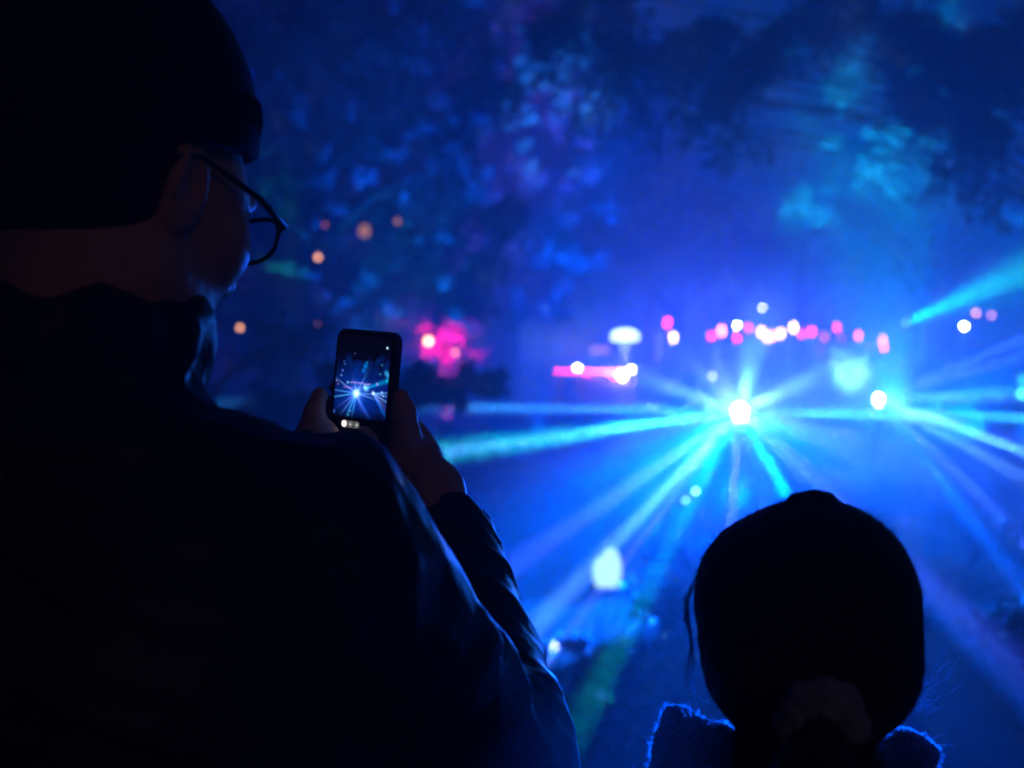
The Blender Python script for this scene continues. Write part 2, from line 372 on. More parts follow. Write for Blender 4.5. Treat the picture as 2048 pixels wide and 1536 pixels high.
highlights(tl, [(515, 520, 12.3, .07, 20), (545, 527, 12.3, .07, 24), (575, 535, 12.3, .06, 22), (605, 542, 12.3, .045, 16), (628, 548, 12.3, .03, 10), (690, 605, 12.2, .045, 10), (650, 588, 12.2, .06, 8), (770, 612, 12.2, .06, 10), (790, 628, 12.2, .04, 8), (940, 655, 12.2, .05, 14), (915, 640, 12.2, .05, 8), (968, 660, 12.2, .03, 6)], .05, 95, name='highlight_tips')
# low conifer limb at left
tree('conifer', 'dark conifer behind the phone with a low spreading branch', gz(390, 8.5), P(390, 250, 8.5), .13,
     cl([(560, 800, 0, .35, 900), (700, 775, .1, .3, 1100), (820, 765, -.1, .25, 1100), (920, 762, 0, .2, 900), (980, 768, .1, .12, 500), (880, 800, 0, .15, 350), (560, 690, .3, .35, 600)], 8.5),
     .06, M['leaf_dark'], seed=5, droop=.05, spread=.10)
# overhanging dark foliage at the top, limbs from a trunk outside the frame
to = tree('overhanging_tree', 'dark tree leaning in over the top of the view with hanging leaves', gz(2500, 10.5), P(2300, -700, 10.5), .3,
     cl([(1130, 40, 0, .45, 900), (1210, -20, .3, .4, 800), (1300, 100, 0, .42, 1000), (1400, 60, .2, .36, 800), (1510, 130, 0, .4, 1000), (1620, 40, .3, .4, 700), (1060, 150, 1, .3, 260), (1440, 190, .3, .22, 350),
         (1780, 20, 0, .45, 1000), (1900, 70, .2, .5, 1200), (2000, 140, 0, .4, 900), (1950, 230, -.3, .32, 700), (1850, 170, .3, .35, 500), (2080, 30, .2, .5, 800), (1700, -30, .2, .4, 500),
         (1250, 190, .2, .34, 170), (1350, 230, 0, .3, 150), (1470, 270, .2, .34, 160), (1900, 340, 0, .3, 170), (1990, 380, .1, .3, 150), (1180, 110, .2, .4, 300), (1400, 150, .3, .3, 220)], 10.5),
     .085, M['leaf_dark'], seed=8, droop=.35, limb=.085)
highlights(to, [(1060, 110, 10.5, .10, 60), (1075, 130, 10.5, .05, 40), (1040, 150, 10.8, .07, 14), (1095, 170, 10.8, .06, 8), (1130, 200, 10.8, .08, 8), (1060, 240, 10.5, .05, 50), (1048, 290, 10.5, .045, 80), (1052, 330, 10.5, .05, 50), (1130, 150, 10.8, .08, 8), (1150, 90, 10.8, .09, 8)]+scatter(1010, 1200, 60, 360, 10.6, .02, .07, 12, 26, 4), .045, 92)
# right tree lit cyan
tr_ = tree('drooping_tree', 'tall drooping tree at right washed in cyan light', gz(1850, 33), P(1830, -80, 33), .30,
     cl([(1700, 150, 0, 1.3, 900), (1760, 260, -.5, 1.2, 900), (1680, 290, -.5, .7, 500), (1850, 200, .5, 1.3, 1000), (1820, 330, 0, 1.2, 900), (1900, 400, 0, 1., 700), (1740, 60, 0, 1.3, 900),
         (1610, 400, -.8, .55, 420), (1600, 370, -.8, .4, 260), (1960, 280, 0, 1.2, 800), (1640, 170, 0, .8, 450), (1900, 60, 1, 1.4, 900), (1740, 480, 0, .6, 260), (2040, 420, 0, 1.0, 500)], 33),
     .2, M['leaf'], seed=11, droop=.5)
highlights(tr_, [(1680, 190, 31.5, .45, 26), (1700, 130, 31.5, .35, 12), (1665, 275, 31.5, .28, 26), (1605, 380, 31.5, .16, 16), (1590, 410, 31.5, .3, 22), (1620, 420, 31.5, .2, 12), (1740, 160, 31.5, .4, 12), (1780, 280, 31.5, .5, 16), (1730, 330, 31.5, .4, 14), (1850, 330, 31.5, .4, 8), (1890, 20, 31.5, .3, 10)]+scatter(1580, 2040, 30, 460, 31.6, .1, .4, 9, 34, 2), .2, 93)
# middle tree behind the counter
tm = tree('garden_tree', 'leafy tree in the middle distance left of the counter lights', gz(1010, 24), P(1030, 60, 24), .24,
     cl([(1000, 300, 0, 1.1, 1000), (1100, 200, .5, 1.1, 1000), (1050, 420, -.5, .8, 800), (960, 520, 0, .8, 900), (1130, 500, 0, .5, 300), (1200, 330, .5, .9, 600), (930, 640, 0, .7, 800), (1110, 610, .4, .35, 160),
         (1060, 60, 0, 1.2, 900), (1230, 120, 0, 1.0, 600), (860, 560, .5, .8, 700)], 24), .17, M['leaf'], seed=13)
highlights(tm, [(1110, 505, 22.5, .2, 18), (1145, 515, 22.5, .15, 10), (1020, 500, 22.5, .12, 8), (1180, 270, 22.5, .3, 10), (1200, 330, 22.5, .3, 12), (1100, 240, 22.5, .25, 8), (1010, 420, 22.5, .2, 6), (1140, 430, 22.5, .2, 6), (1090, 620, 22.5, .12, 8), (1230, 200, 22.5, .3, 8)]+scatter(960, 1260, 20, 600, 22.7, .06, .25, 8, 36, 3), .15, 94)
# far tree line
FT = [(-60, 46, 12, 5.5, 'far tree at the left edge of the garden, mostly behind the man'), (380, 50, 14, 6, 'far tree behind the man, right of his cap'),
      (760, 52, 13, 5.5, 'far tree behind the phone'), (1090, 56, 16, 6, 'far tree standing above the small lit counter'),
      (1350, 60, 15, 6, 'far tree in the blue glow left of the main star'), (1600, 62, 17, 6.5, 'far tree in the blue glow above the lantern row'),
      (1900, 58, 15, 6, 'far tree behind the broad teal beam'), (2230, 54, 16, 6, 'far tree at the right edge of the view')]
for i, (px, Y, H, rr, lab) in enumerate(FT):
    g = random.Random(i+40); b = gz(px, Y); cs = []
    for k in range(16):
        a = g.uniform(0, 6.28); q = math.sqrt(g.random())*rr*.8; z = H*(.28+.72*g.random()); q *= 1.15-.6*abs(z/H-.5)
        cs.append((b+Vector((q*math.cos(a), q*math.sin(a)*.7, z)), g.uniform(1.2, 2.1), 420))
    tree('background_tree', lab, b, b+Vector((.3, 0, H*.85)), .32, cs, .42, M['leaf'], group='far trees closing off the garden', seed=60+i)

# ------------------------------------------------------------------ shrubs
def shrub(name, label, base, rad, h, n, size, lm, seed, cat='shrub', group=None, lumps=7):
    g = random.Random(seed); cs = []
    for k in range(lumps):
        a = g.uniform(0, 6.28); q = math.sqrt(g.random())*rad*.65
        cs.append((Vector(base)+Vector((q*math.cos(a), q*math.sin(a), h*g.uniform(.35, .8))), min(rad, h)*g.uniform(.3, .5), n//lumps))
    return tree(name, label, base, Vector(base)+Vector((0, 0, h*.6)), rad*.06, cs, size, lm, cat, group, .0, seed, limb=.5, spread=.22)
shrub('bright_bush', 'round bush blazing cyan under its floodlight above the second laser', gz(1708, 41.3), 1.25, 1.55, 3000, .22, M['leaf_pale_highlight'], 21)
fs = gz(885, 18.5)
tree('flowering_shrub', 'flowering shrub lit magenta just right of the phone', fs, fs+Vector((0, 0, 1.5)), .05,
     cl([(885, 665, 0, .24, 420), (865, 690, 0, .15, 220), (900, 705, .1, .13, 160), (905, 635, 0, .13, 160), (915, 612, 0, .07, 60), (968, 712, .2, .12, 160), (850, 660, 0, .12, 120)], 18.5),
     .075, M['petal'], 'shrub', seed=23, spread=.2, droop=0)
gs = gz(790, 19)
tree('green_shrub', 'tall shrub with green lit leaf tips beside the magenta one', gs, gs+Vector((0, 0, 1.7)), .05,
     cl([(690, 600, 0, .2, 220), (770, 610, 0, .2, 220), (800, 640, 0, .2, 220), (940, 655, 0, .18, 260), (900, 690, 0, .25, 300), (760, 680, 0, .35, 500), (660, 590, 0, .12, 90)], 19),
     .08, M['leaf'], 'shrub', seed=25, droop=0)
shrub('pale_plant', 'pale leafy clump glowing violet at the man\'s elbow, its right half larger', gz(1146, 6.7)+Vector((0, 0, -.02)), .1, .15, 260, .05, M['leaf_pale_highlight'], 27, 'plant', lumps=5)
shrub('pale_plant', 'smaller pale violet clump touching the man\'s sleeve', gz(1085, 6.7)+Vector((0, 0, -.02)), .07, .12, 160, .045, M['leaf_pale_highlight'], 29, 'plant', lumps=4)
SH = [(1230, 9.2, .5, .35, 'low dark shrub behind the glowing two-lobed lantern'), (1330, 7.2, .35, .28, 'low shrub left of the child\'s head, faintly blue'),
      (1250, 5.7, .3, .25, 'low leafy plant between the two people near the frame bottom'), (1180, 5.2, .22, .2, 'small leafy plant lowest between the two people'),
      (1950, 9.5, .6, .45, 'low shrub right of the child\'s head'), (2060, 6.5, .5, .4, 'low shrub in the lower right corner'), (1000, 12, .7, .6, 'rounded shrub right of the man\'s wrist'),
      (1120, 16, .8, .6, 'rounded shrub below the horizontal beams at left'), (2020, 20, .8, .8, 'rounded shrub at the right edge behind the beams'), (1330, 30, 1.0, .9, 'far shrub left of the laser star')]
for i, (px, Y, r_, h_, lab) in enumerate(SH):
    shrub('low_shrub', lab, gz(px, Y), r_, h_, 900, .05 if Y < 10 else .09, M['leaf'], 70+i, group='low shrubs on the lawn')

# grass blades near the viewers
def grass():
    n = 60000; g = rng; y = 3.2+g.random(n)**1.6*16; x = (g.random(n)-.35)*y*.95
    p = np.stack([x, y, np.zeros(n)-.01], -1); h = g.uniform(.03, .09, n)[:, None]; a = g.uniform(0, 6.28, n)
    s = np.stack([np.cos(a), np.sin(a), a*0], -1)*.004; d = np.stack([np.cos(a*3)*.4, np.sin(a*3)*.4, np.ones(n)], -1)*h
    V = np.stack([p-s, p+s, p+d], 1).reshape(-1, 3); i = np.arange(n)*3
    tag(np_mesh('grass', V, np.stack([i, i+1, i+2], -1), M['grass']), 'short lawn grass between the viewers and the laser', 'grass', kind='stuff')
grass()

# ------------------------------------------------------------------ lanterns, bulbs
MAT_E = {}
def em(col, st):
    k = (col, st)
    if k not in MAT_E: MAT_E[k] = emit('lamp_glow', col, st)
    return MAT_E[k]
def lantern(px, py, Y, col, st, label, rx=.075, rz=.11, group='paper lanterns on the far cable', cable=.25):
    p = P(px, py, Y); e = empty('paper_lantern', p, label, 'lantern', group)
    n = 9; pr = [(max(.02, rx*math.sin(math.pi*(.06+.88*i/n))), -rz*math.cos(math.pi*(.06+.88*i/n))) for i in range(n+1)]
    MB().lathe(pr).build('shade', em(col, st), e, True)
    MB().lathe([(.03, rz*.98), (.03, rz*1.12), (.012, rz*1.15)]).build('cap', M['metal'], e)
    MB().tube([(0, 0, rz*1.1), (0, 0, rz*1.1+cable)], .004, 5).build('cord', M['metal'], e)
    return e
PK = (1, .025, .13); RD = (1, .03, .08); LW = (1, .62, .75); PW = (1, .25, .5); MG = (.8, .03, .5)
LN = [(1335, 645, PK, 60, 'upper pink lantern, first from the left of the far row', 1.1), (1347, 675, LW, 60, 'white lantern below the first pink one of the far row', 1.1),
 (1423, 672, RD, 45, 'red lantern left of the white pair in the far row', 1), (1443, 662, PW, 60, 'tall whitish pink lantern between two red ones', 1.25),
 (1474, 676, PK, 50, 'low pink lantern under a white bulb', .95), (1497, 656, MG, 40, 'purple-pink lantern left of the warm cluster', 1),
 (1523, 664, (1, .45, .3), 60, 'warm orange-pink lantern in the clustered middle', 1.2), (1535, 674, (1, .6, .35), 55, 'cream lantern, lower one of the cluster', 1.1),
 (1545, 672, PW, 60, 'pinkish white lantern at the right of the cluster', 1), (1562, 667, LW, 55, 'white lantern right of the cluster', 1.1),
 (1587, 655, LW, 70, 'highest white lantern of the row', 1.1), (1603, 668, PK, 45, 'small pink lantern right of the highest white one', .9),
 (1624, 663, RD, 55, 'bright red lantern above the cyan bush', 1.05), (1649, 675, RD, 16, 'dim dark red lantern before the cyan bush', .9),
 (1674, 655, PK, 38, 'slim deep pink lantern above the bush', 1), (1683, 677, MG, 10, 'faint purple lantern low beside the deep pink one', .75),
 (1717, 671, (1, .12, .25), 45, 'light red lantern above the right part of the bush', 1), (1765, 680, PW, 38, 'upper lantern of the pink pair right of the bush', 1),
 (1768, 694, RD, 40, 'lower lantern of the pink pair right of the bush', 1), (1740, 694, MG, 6, 'faintest lantern left of the pink pair', .7),
 (1853, 703, MG, 14, 'lone dim magenta lantern right of the row', .8), (1640, 700, MG, 6, 'faint lantern just left of the bush top', .6)]
for (px, py, c, s, lab, k) in LN: lantern(px, py, 44, c, s*.45, lab, .062*k, .125*k)
# posts and cable carrying them
def post(px, Y, h, label, r=.04, m='wood'):
    b = gz(px, Y); e = MB().lathe([(r*1.3, 0), (r*1.2, .05), (r, .07), (r*.9, h), (r*.4, h+.03)], n=10).build('post', M[m], None, loc=b)
    return tag(e, label, 'post', 'posts carrying the cables')
zc = P(1400, 610, 44).z
for px, lab in ((1300, 'wooden post at the left end of the lantern cable'), (1560, 'wooden post in the middle of the lantern cable'), (1880, 'wooden post at the right end of the lantern cable')):
    post(px, 44.05, zc, lab)
cb = MB()
for a, b in ((1300, 1560), (1560, 1880)):
    pa, pb = P(a, 610, 44), P(b, 610, 44); pa.z = pb.z = zc
    cb.tube([pa.lerp(pb, t/12)+Vector((0, 0, -.5*4*(t/12)*(1-t/12)*.4)) for t in range(13)], .008, 5)
tag(cb.build('lantern_cable', M['metal']), 'sagging cable that carries the row of far lanterns', 'cable')

def bulb(px, py, Y, col, st, label, r=.03, group='warm bulbs among the trees', cord=.5, cat='bulb'):
    p = P(px, py, Y); e = empty('light_bulb', p, label, cat, group)
    MB().lathe([(.002, -r), (r*.7, -r*.75), (r, 0), (r*.7, r*.75), (r*.4, r*1.2)], n=12).build('glass', em(col, st), e, True)
    MB().lathe([(r*.45, r*1.15), (r*.45, r*2)], n=8).build('socket', M['metal'], e)
    MB().tube([(0, 0, r*2), (.02, 0, r*2+cord)], .003, 5).build('cord', M['metal'], e)
    return e
WA = (1, .42, .2)
for (px, py, Y, s, r_, lab) in [(729, 463, 11, .45, .05, 'largest dim amber bulb in the tree above the phone'), (795, 443, 11, .6, .022, 'faint amber bulb up right of the largest one'),
    (650, 450, 11, .7, .016, 'faint reddish bulb left of the largest amber one'), (636, 515, 11, 3.2, .022, 'amber bulb right of the glasses'),
    (480, 656, 11, 3.6, .02, 'amber bulb close to the man\'s chin'), (636, 650, 11, 3.5, .018, 'small amber bulb just above the phone\'s left corner'),
    (857, 683, 17.6, 14, .045, 'peach bulb inside the magenta shrub'), (910, 705, 17.6, 5, .025, 'tiny dull bulb right below the magenta shrub')]:
    bulb(px, py, Y, WA if 'reddish' not in lab else (1, .25, .25), s, lab, r_)
for (px, py, Y, s, r_, col, lab) in [(1525, 616, 44, 38, .045, (.8, .85, 1), 'single white bulb high above the lantern cluster'), (1474, 651, 43.8, 150, .05, (1, .9, .9), 'white bulb on top of the low pink lantern'),
    (1928, 653, 42, 260, .055, (1, .95, .7), 'bright yellowish white bulb right of the teal beam'), (1952, 626, 42, 14, .06, WA, 'dim amber bulb above the bright yellowish one'),
    (1983, 631, 42, 9, .06, WA, 'rightmost dim amber bulb'), (1425, 752, 30, 12, .04, (.7, .75, 1), 'pale bulb left above the star'),
    (1089, 622, 34, 30, .05, (.15, .4, 1), 'blue bulb in the leaves above the counter'), (1125, 612, 34, 12, .06, (.05, .3, 1), 'dim blue bulb right of its brighter twin'),
    (2045, 790, 20, 5, .07, (.1, 1, .6), 'green lamp at the right edge, lower one'), (2047, 762, 20, 2, .08, (.05, .7, .6), 'green lamp at the right edge, upper one')]:
    bulb(px, py, Y, col, s, lab, r_, 'bulbs hung about the far lawn')
for (px, py, lab, s) in ((1391, 982, 'upper pale green stake light left of the child', 11), (1371, 1000, 'lower pale green stake light left of the child', 5)):
    p = P(px, py, 10); e = empty('stake_light', (p.x, p.y, 0), lab, 'garden light', 'pair of stake lights')
    MB().ball((0, 0, p.z), .014, 8).build('globe', em((.35, 1, .85), s), e, True)
    MB().tube([(0, 0, -.05), (0, 0, p.z-.012)], .006, 6).build('stake', M['metal'], e)

# counter with LED string
ce = gz(1188, 38); ct = empty('counter', ce, 'small wooden counter edged with a pink light string', 'counter')
top_z = P(1188, 748, 38).z-.06
MB().box((0, 0, top_z), (1.28, .3, .03)).build('counter_top', M['wood'], ct)
for i in range(9): MB().box((-1.12+i*.28, -.26, top_z/2-.02), (.13, .012, top_z/2-.03)).build('plank', M['wood'], ct)
for sx in (-1.2, 1.2):
    for sy in (-.2, .24): MB().box((sx, sy, top_z/2-.02), (.03, .03, top_z/2-.02)).build('leg', M['wood'], ct)
st_ = empty('light_string', P(1188, 743, 37.6), 'pink and white bulb string along the counter edge', 'light string')
for i in range(26):
    t = i/25; px = 1113+t*150; py = 743+random.uniform(-1.5, 1.5)
    c = (1, .03+.5*max(0, t-.25)**1.2, .14+.45*max(0, t-.25)); s_ = 60+130*max(0, t-.45)
    MB().ball(P(px, py, 37.6)-st_.location, .022, 5).build('bulb', em(tuple(round(v, 2) for v in c), round(s_/10)*10), st_, True)
for (px, py, r_, s_) in ((1155, 736, .05, 160), (1172, 750, .03, 60), (1244, 752, .075, 240), (1228, 752, .04, 110), (1263, 738, .045, 160)):
    MB().ball(P(px, py, 37.5)-st_.location, r_, 6).build('bulb', em((1, .85, .9) if s_ > 150 else PK, s_), st_, True)
MB().tube([P(1113+i*15, 740, 37.62)-st_.location for i in range(11)], .006, 5).build('wire', M['metal'], st_)

# lit canopy lamp, pale posts, small sign board
cp = P(1250, 671, 40); lb = empty('mushroom_lamp', (cp.x, 40, 0), 'white mushroom-shaped lamp glowing behind the counter', 'lamp')
MB().lathe([(.36, -.14), (.43, -.08), (.40, .06), (.26, .15), (.05, .19)], (0, 0, cp.z), 20).build('shade', em((.62, .88, 1), 7), lb, True)
MB().lathe([(.16, 0), (.14, .1), (.12, .3), (.12, cp.z-.2)], n=12).build('stem', M['canvas'], lb, True)
def figure_post(px, py0, py1, Y, lean, label, m='canvas', w_=.15):
    a = P(px, py0, Y); b = P(px, py1, Y); e = empty('banner_post', (a.x, Y, 0), label, 'banner', 'pale banners on the far lawn')
    a.x += lean
    MB().tube([(0, 0, 0), (0, 0, b.z)], .02, 6).build('pole', M['metal'], e)
    mb = MB(); n = 7; vv = []
    for i in range(n+1):
        t = i/n; c = Vector((lean*t, .03*math.sin(t*5), b.z+(a.z-b.z)*t)); ww = w_*(1-.35*t)
        vv += [c+Vector((-ww, 0, 0)), c+Vector((0, -.05, 0)), c+Vector((ww, 0, 0)), c+Vector((0, .05, 0))]
    ff = [(i*4+k, i*4+(k+1) % 4, i*4+4+(k+1) % 4, i*4+4+k) for i in range(n) for k in range(4)]+[(3, 2, 1, 0), (n*4, n*4+1, n*4+2, n*4+3)]
    mb.add(vv, ff).build('banner_cloth', M['canvas'], e, True)
    return e
figure_post(1326, 662, 722, 40, 0, 'pale banner left of the lantern row', w_=.22)
figure_post(1143, 655, 705, 39, .2, 'leaning pale banner above the left end of the counter')
figure_post(1822, 650, 690, 36.5, .28, 'slanted pale banner at the foot of the teal beam')
figure_post(1141, 752, 798, 33, .0, 'pale banner hanging below the left end of the counter', w_=.17)
sb = P(1200, 700, 40.5); e = empty('sign_board', (sb.x, 40.5, 0), 'dim orange lit board behind the counter', 'board')
MB().box((0, 0, sb.z), (.3, .03, .1), bev=.02).build('panel', em((1, .35, .3), .9), e)
MB().tube([(0, 0, 0), (0, 0, sb.z-.1)], .02, 6).build('pole', M['metal'], e)

# two-lobed glowing garden lantern
gl = P(1215, 1142, 8.6); e = empty('garden_lantern', (gl.x, gl.y, 0), 'glowing mint white two-lobed lantern on the lawn', 'lantern')
GLM = emit('mint_glow', (.55, 1, .28), 1.1, True)
def lobes():
    f = []
    me = MB(); me.ball((.022, 0, gl.z+.005), .1, 10, (.72, .7, 1.5)); me.ball((-.045, -.01, gl.z-.015), .1, 10, (.52, .6, 1.08)); return me
lobes_ob = lobes().build('glowing_body', GLM, e, True)
MB().lathe([(.08, 0), (.08, .03), (.05, .04)], (0, 0, -.01)).build('base', M['metal'], e)

# ------------------------------------------------------------------ people: signed-distance modelling, meshed with OpenVDB
import openvdb as vdb
class Field:
    def __init__(s, lo, hi, h):
        s.lo = np.array(lo, np.float32); s.h = h; s.n = np.ceil((np.array(hi)-s.lo)/h).astype(int)+1
        s.d = np.full(s.n, .06, np.float32)
    def _sub(s, lo, hi):
        a = np.clip(np.floor((np.array(lo)-s.lo)/s.h).astype(int), 0, s.n-1); b = np.clip(np.ceil((np.array(hi)-s.lo)/s.h).astype(int)+1, 1, s.n)
        if np.any(b <= a): return None
        ax = [(s.lo[i]+np.arange(a[i], b[i])*s.h).astype(np.float32) for i in range(3)]
        return (slice(a[0], b[0]), slice(a[1], b[1]), slice(a[2], b[2])), ax[0][:, None, None], ax[1][None, :, None], ax[2][None, None, :]
    def _merge(s, sl, d, k, sub):
        o = s.d[sl]
        if sub:
            d = -d
            h = np.maximum(k-np.abs(o-d), 0)/max(k, 1e-6); s.d[sl] = np.maximum(o, d)+h*h*k*.25
        else:
            h = np.maximum(k-np.abs(o-d), 0)/max(k, 1e-6); s.d[sl] = np.minimum(o, d)-h*h*k*.25
    def cap(s, a, b, ra, rb, k=.015, sub=False, puff=0, pitch=.05, ph=0):
        a = np.array(a, float); b = np.array(b, float); m = max(ra, rb)+.05+puff
        q = s._sub(np.minimum(a, b)-m, np.maximum(a, b)+m)
        if q is None: return s
        sl, X, Y, Z = q; ab = b-a; L2 = ab@ab
        t = ((X-a[0])*ab[0]+(Y-a[1])*ab[1]+(Z-a[2])*ab[2])/L2; tc = np.clip(t, 0, 1)
        d = np.sqrt((X-a[0]-tc*ab[0])**2+(Y-a[1]-tc*ab[1])**2+(Z-a[2]-tc*ab[2])**2)-(ra+(rb-ra)*tc)
        if puff: d = d-puff*(np.abs(np.sin(math.pi*(t*math.sqrt(L2)/pitch+ph)))**.6-.6)
        s._merge(sl, d.astype(np.float32), k, sub); return s
    def ell(s, c, r, rot=None, k=.015, sub=False, puff=0, pitch=.09, ph=0):
        c = np.array(c, float); r = np.array(r, float); m = r.max()+.05
        q = s._sub(c-m, c+m)
        if q is None: return s
        sl, X, Y, Z = q; X = X-c[0]; Y = Y-c[1]; Z = Z-c[2]
        Mx = np.eye(3) if rot is None else np.array(rot).T
        x = Mx[0,0]*X+Mx[0,1]*Y+Mx[0,2]*Z; y = Mx[1,0]*X+Mx[1,1]*Y+Mx[1,2]*Z; z = Mx[2,0]*X+Mx[2,1]*Y+Mx[2,2]*Z
        k0 = np.sqrt((x/r[0])**2+(y/r[1])**2+(z/r[2])**2); k1 = np.sqrt((x/r[0]**2)**2+(y/r[1]**2)**2+(z/r[2]**2)**2)+1e-6
        d = k0*(k0-1)/k1
        if puff: d = d-puff*(np.abs(np.sin(math.pi*(z/pitch+ph)))**.6-.6)
        s._merge(sl, d.astype(np.float32), k, sub); return s
    def cut(s, p, n):
        sl, X, Y, Z = s._sub(s.lo, s.lo+s.n*s.h); n = np.array(n, float); n /= np.linalg.norm(n)
        d = (X-p[0])*n[0]+(Y-p[1])*n[1]+(Z-p[2])*n[2]; s.d[sl] = np.maximum(s.d[sl], d.astype(np.float32)); return s
    def mesh(s, name, m, parent=None, org=(0, 0, 0), adapt=0.0):
        g = vdb.FloatGrid(.06); g.copyFromArray(s.d); g.transform = vdb.createLinearTransform(voxelSize=s.h)
        pts, tris, quads = g.convertToPolygons(0.0, adapt) if adapt else (None, None, None)
        if pts is None: pts, quads = g.convertToQuads(0.0)
        V = pts.astype(np.float32)+s.lo-np.array(org, np.float32)
        return np_mesh(name, V, quads[:, ::-1], m, parent, True)
def frame(fwd, up=(0, 0, 1)):
    f = Vector(fwd).normalized(); u = Vector(up); r = f.cross(u).normalized(); u = r.cross(f).normalized()
    return r, f, u
def rotm(r, f, u): return np.array([[r[i], f[i], u[i]] for i in range(3)])

# ---- the man
MAN = Vector((-.30, .93, 0))
man = empty('person', MAN, 'man in black beanie, glasses and dark padded jacket filming with a phone', 'person')
HC = P(226, 400, .92)                               # centre of the skull
hr, hf, hu = frame((math.sin(R(33)), math.cos(R(33)), -.30)); HM = rotm(hr, hf, hu)
hp = lambda x, y, z: np.array(HC)+HM@np.array([x, y, z])   # right, forward, up
br, bf, bu = frame((math.sin(R(26)), math.cos(R(26)), 0)); BM = rotm(br, bf, bu)
NK = np.array([-.315, .90, 1.575])
bp = lambda x, y, z: np.array([NK[0], NK[1], 0])+BM@np.array([x, y, z])
SHR = P(626, 1112, .84); ELR = P(985, 1530, 1.0); WRR = P(868, 985, 1.235); WSR = P(900, 1075, 1.195)
SHL = Vector(bp(-.20, .0, 1.475)); ELL = Vector(bp(-.17, .20, 1.25)); WRL = P(640, 945, 1.22)
PH = P(727, 818, 1.26)                               # phone centre

B = Field((-.80, .55, -.01), (.16, 1.45, 1.90), .0032)
B.ell(hp(0, -.012, .045), (.074, .095, .088), HM)                 # cranium
B.ell(hp(0, .03, -.035), (.058, .068, .078), HM, .03)             # face
B.ell(hp(.034, .040, .002), (.036, .046, .060), HM, .02); B.ell(hp(-.034, .040, .002), (.036, .046, .060), HM, .02)
B.ell(hp(0, .055, -.088), (.032, .032, .026), HM, .03)            # chin
B.cap(hp(.052, .0, -.055), hp(.03, .065, -.092), .018, .016, .03); B.cap(hp(-.052, .0, -.055), hp(-.03, .065, -.092), .018, .016, .03)
B.cap(hp(0, .092, .012), hp(0, .112, -.022), .009, .0135, .012)   # nose
for sx in (-1, 1):
    B.ell(hp(sx*.011, .103, -.028), (.008, .009, .007), HM, .006)
    B.ell(hp(sx*.031, .098, .008), (.017, .012, .010), HM, .008, True)   # sockets
    B.ell(hp(sx*.031, .084, .008), (.012, .012, .011), HM, .002)         # lidded eyes
    B.cap(hp(sx*.012, .096, .027), hp(sx*.048, .082, .027), .006, .005, .01)
    B.ell(hp(sx*.077, -.004, .004), (.006, .019, .031), HM, .008)        # ears
    B.ell(hp(sx*.083, .000, .006), (.006, .010, .018), HM, .003, True)
    B.cap(hp(sx*.080, -.014, .026), hp(sx*.082, -.018, -.005), .004, .004, .004)
    B.ell(hp(sx*.044, .062, -.016), (.019, .024, .020), HM, .02)
B.ell(hp(0, .094, -.055), (.022, .010, .006), HM, .006); B.ell(hp(0, .092, -.066), (.019, .010, .006), HM, .006)
B.cap(hp(-.02, .106, -.0605), hp(.02, .106, -.0605), .0016, .0016, .001, True)
B.cap(hp(0, -.02, -.04), bp(0, .0, 1.50), .056, .064, .04)        # neck
B.ell(bp(0, .0, 1.38), (.15, .095, .17), BM, .05); B.ell(bp(0, .0, 1.12), (.14, .095, .2), BM, .06); B.ell(bp(0, 0, .95), (.15, .10, .12), BM, .05)
B.cap(bp(0, 0, 1.49), tuple(SHR), .06, .05, .05); B.cap(bp(0, 0, 1.49), tuple(SHL), .06, .05, .05)
for sh, el, wr in ((SHR, ELR, WRR), (SHL, ELL, WRL)):
    B.cap(sh, el, .048, .038, .03); B.cap(el, wr, .036, .026, .02)
for sx in (-1, 1):
    B.cap(bp(sx*.09, 0, .9), bp(sx*.10, .01, .48), .08, .052, .04); B.cap(bp(sx*.10, .01, .48), bp(sx*.10, -.02, .07), .05, .034, .02)
    B.cap(bp(sx*.10, -.03, .035), bp(sx*.12, .15, .03), .036, .028, .02)
# right hand: palm behind and below the phone, thumb up its right edge, little finger under it
pr_, pf_, pu_ = None, None, None
def pt(px, py, Y): return tuple(P(px, py, Y))
PALM = pt(818, 905, 1.275)
B.cap(WRR, PALM, .026, .022, .02); B.cap(PALM, pt(800, 862, 1.285), .021, .017, .02); B.cap(pt(835, 925, 1.27), pt(812, 850, 1.31), .018, .014, .02)
B.cap(pt(808, 905, 1.255), pt(812, 868, 1.243), .016, .0135, .015); B.cap(pt(812, 868, 1.243), pt(808, 826, 1.238), .0125, .0118, .006); B.cap(pt(808, 826, 1.238), pt(801, 795, 1.238), .0115, .0088, .005)
B.ell(pt(811, 849, 1.226), (.009, .006, .0012), None, .001, True)
for k_, (a, b, c, rr) in enumerate([((815, 850, 1.315), (760, 780, 1.335), (672, 775, 1.318), .0085), ((812, 868, 1.315), (755, 812, 1.34), (664, 806, 1.318), .0088),
      ((808, 885, 1.31), (748, 845, 1.335), (664, 838, 1.315), .0085)]):
    B.cap(pt(*a), pt(*b), rr*1.1, rr, .006); B.cap(pt(*b), pt(*c), rr, rr*.85, .004)
B.cap(pt(812, 918, 1.26), pt(768, 893, 1.25), .0125, .0085, .01); B.cap(pt(768, 893, 1.25), pt(728, 866, 1.245), .0085, .0072, .004)
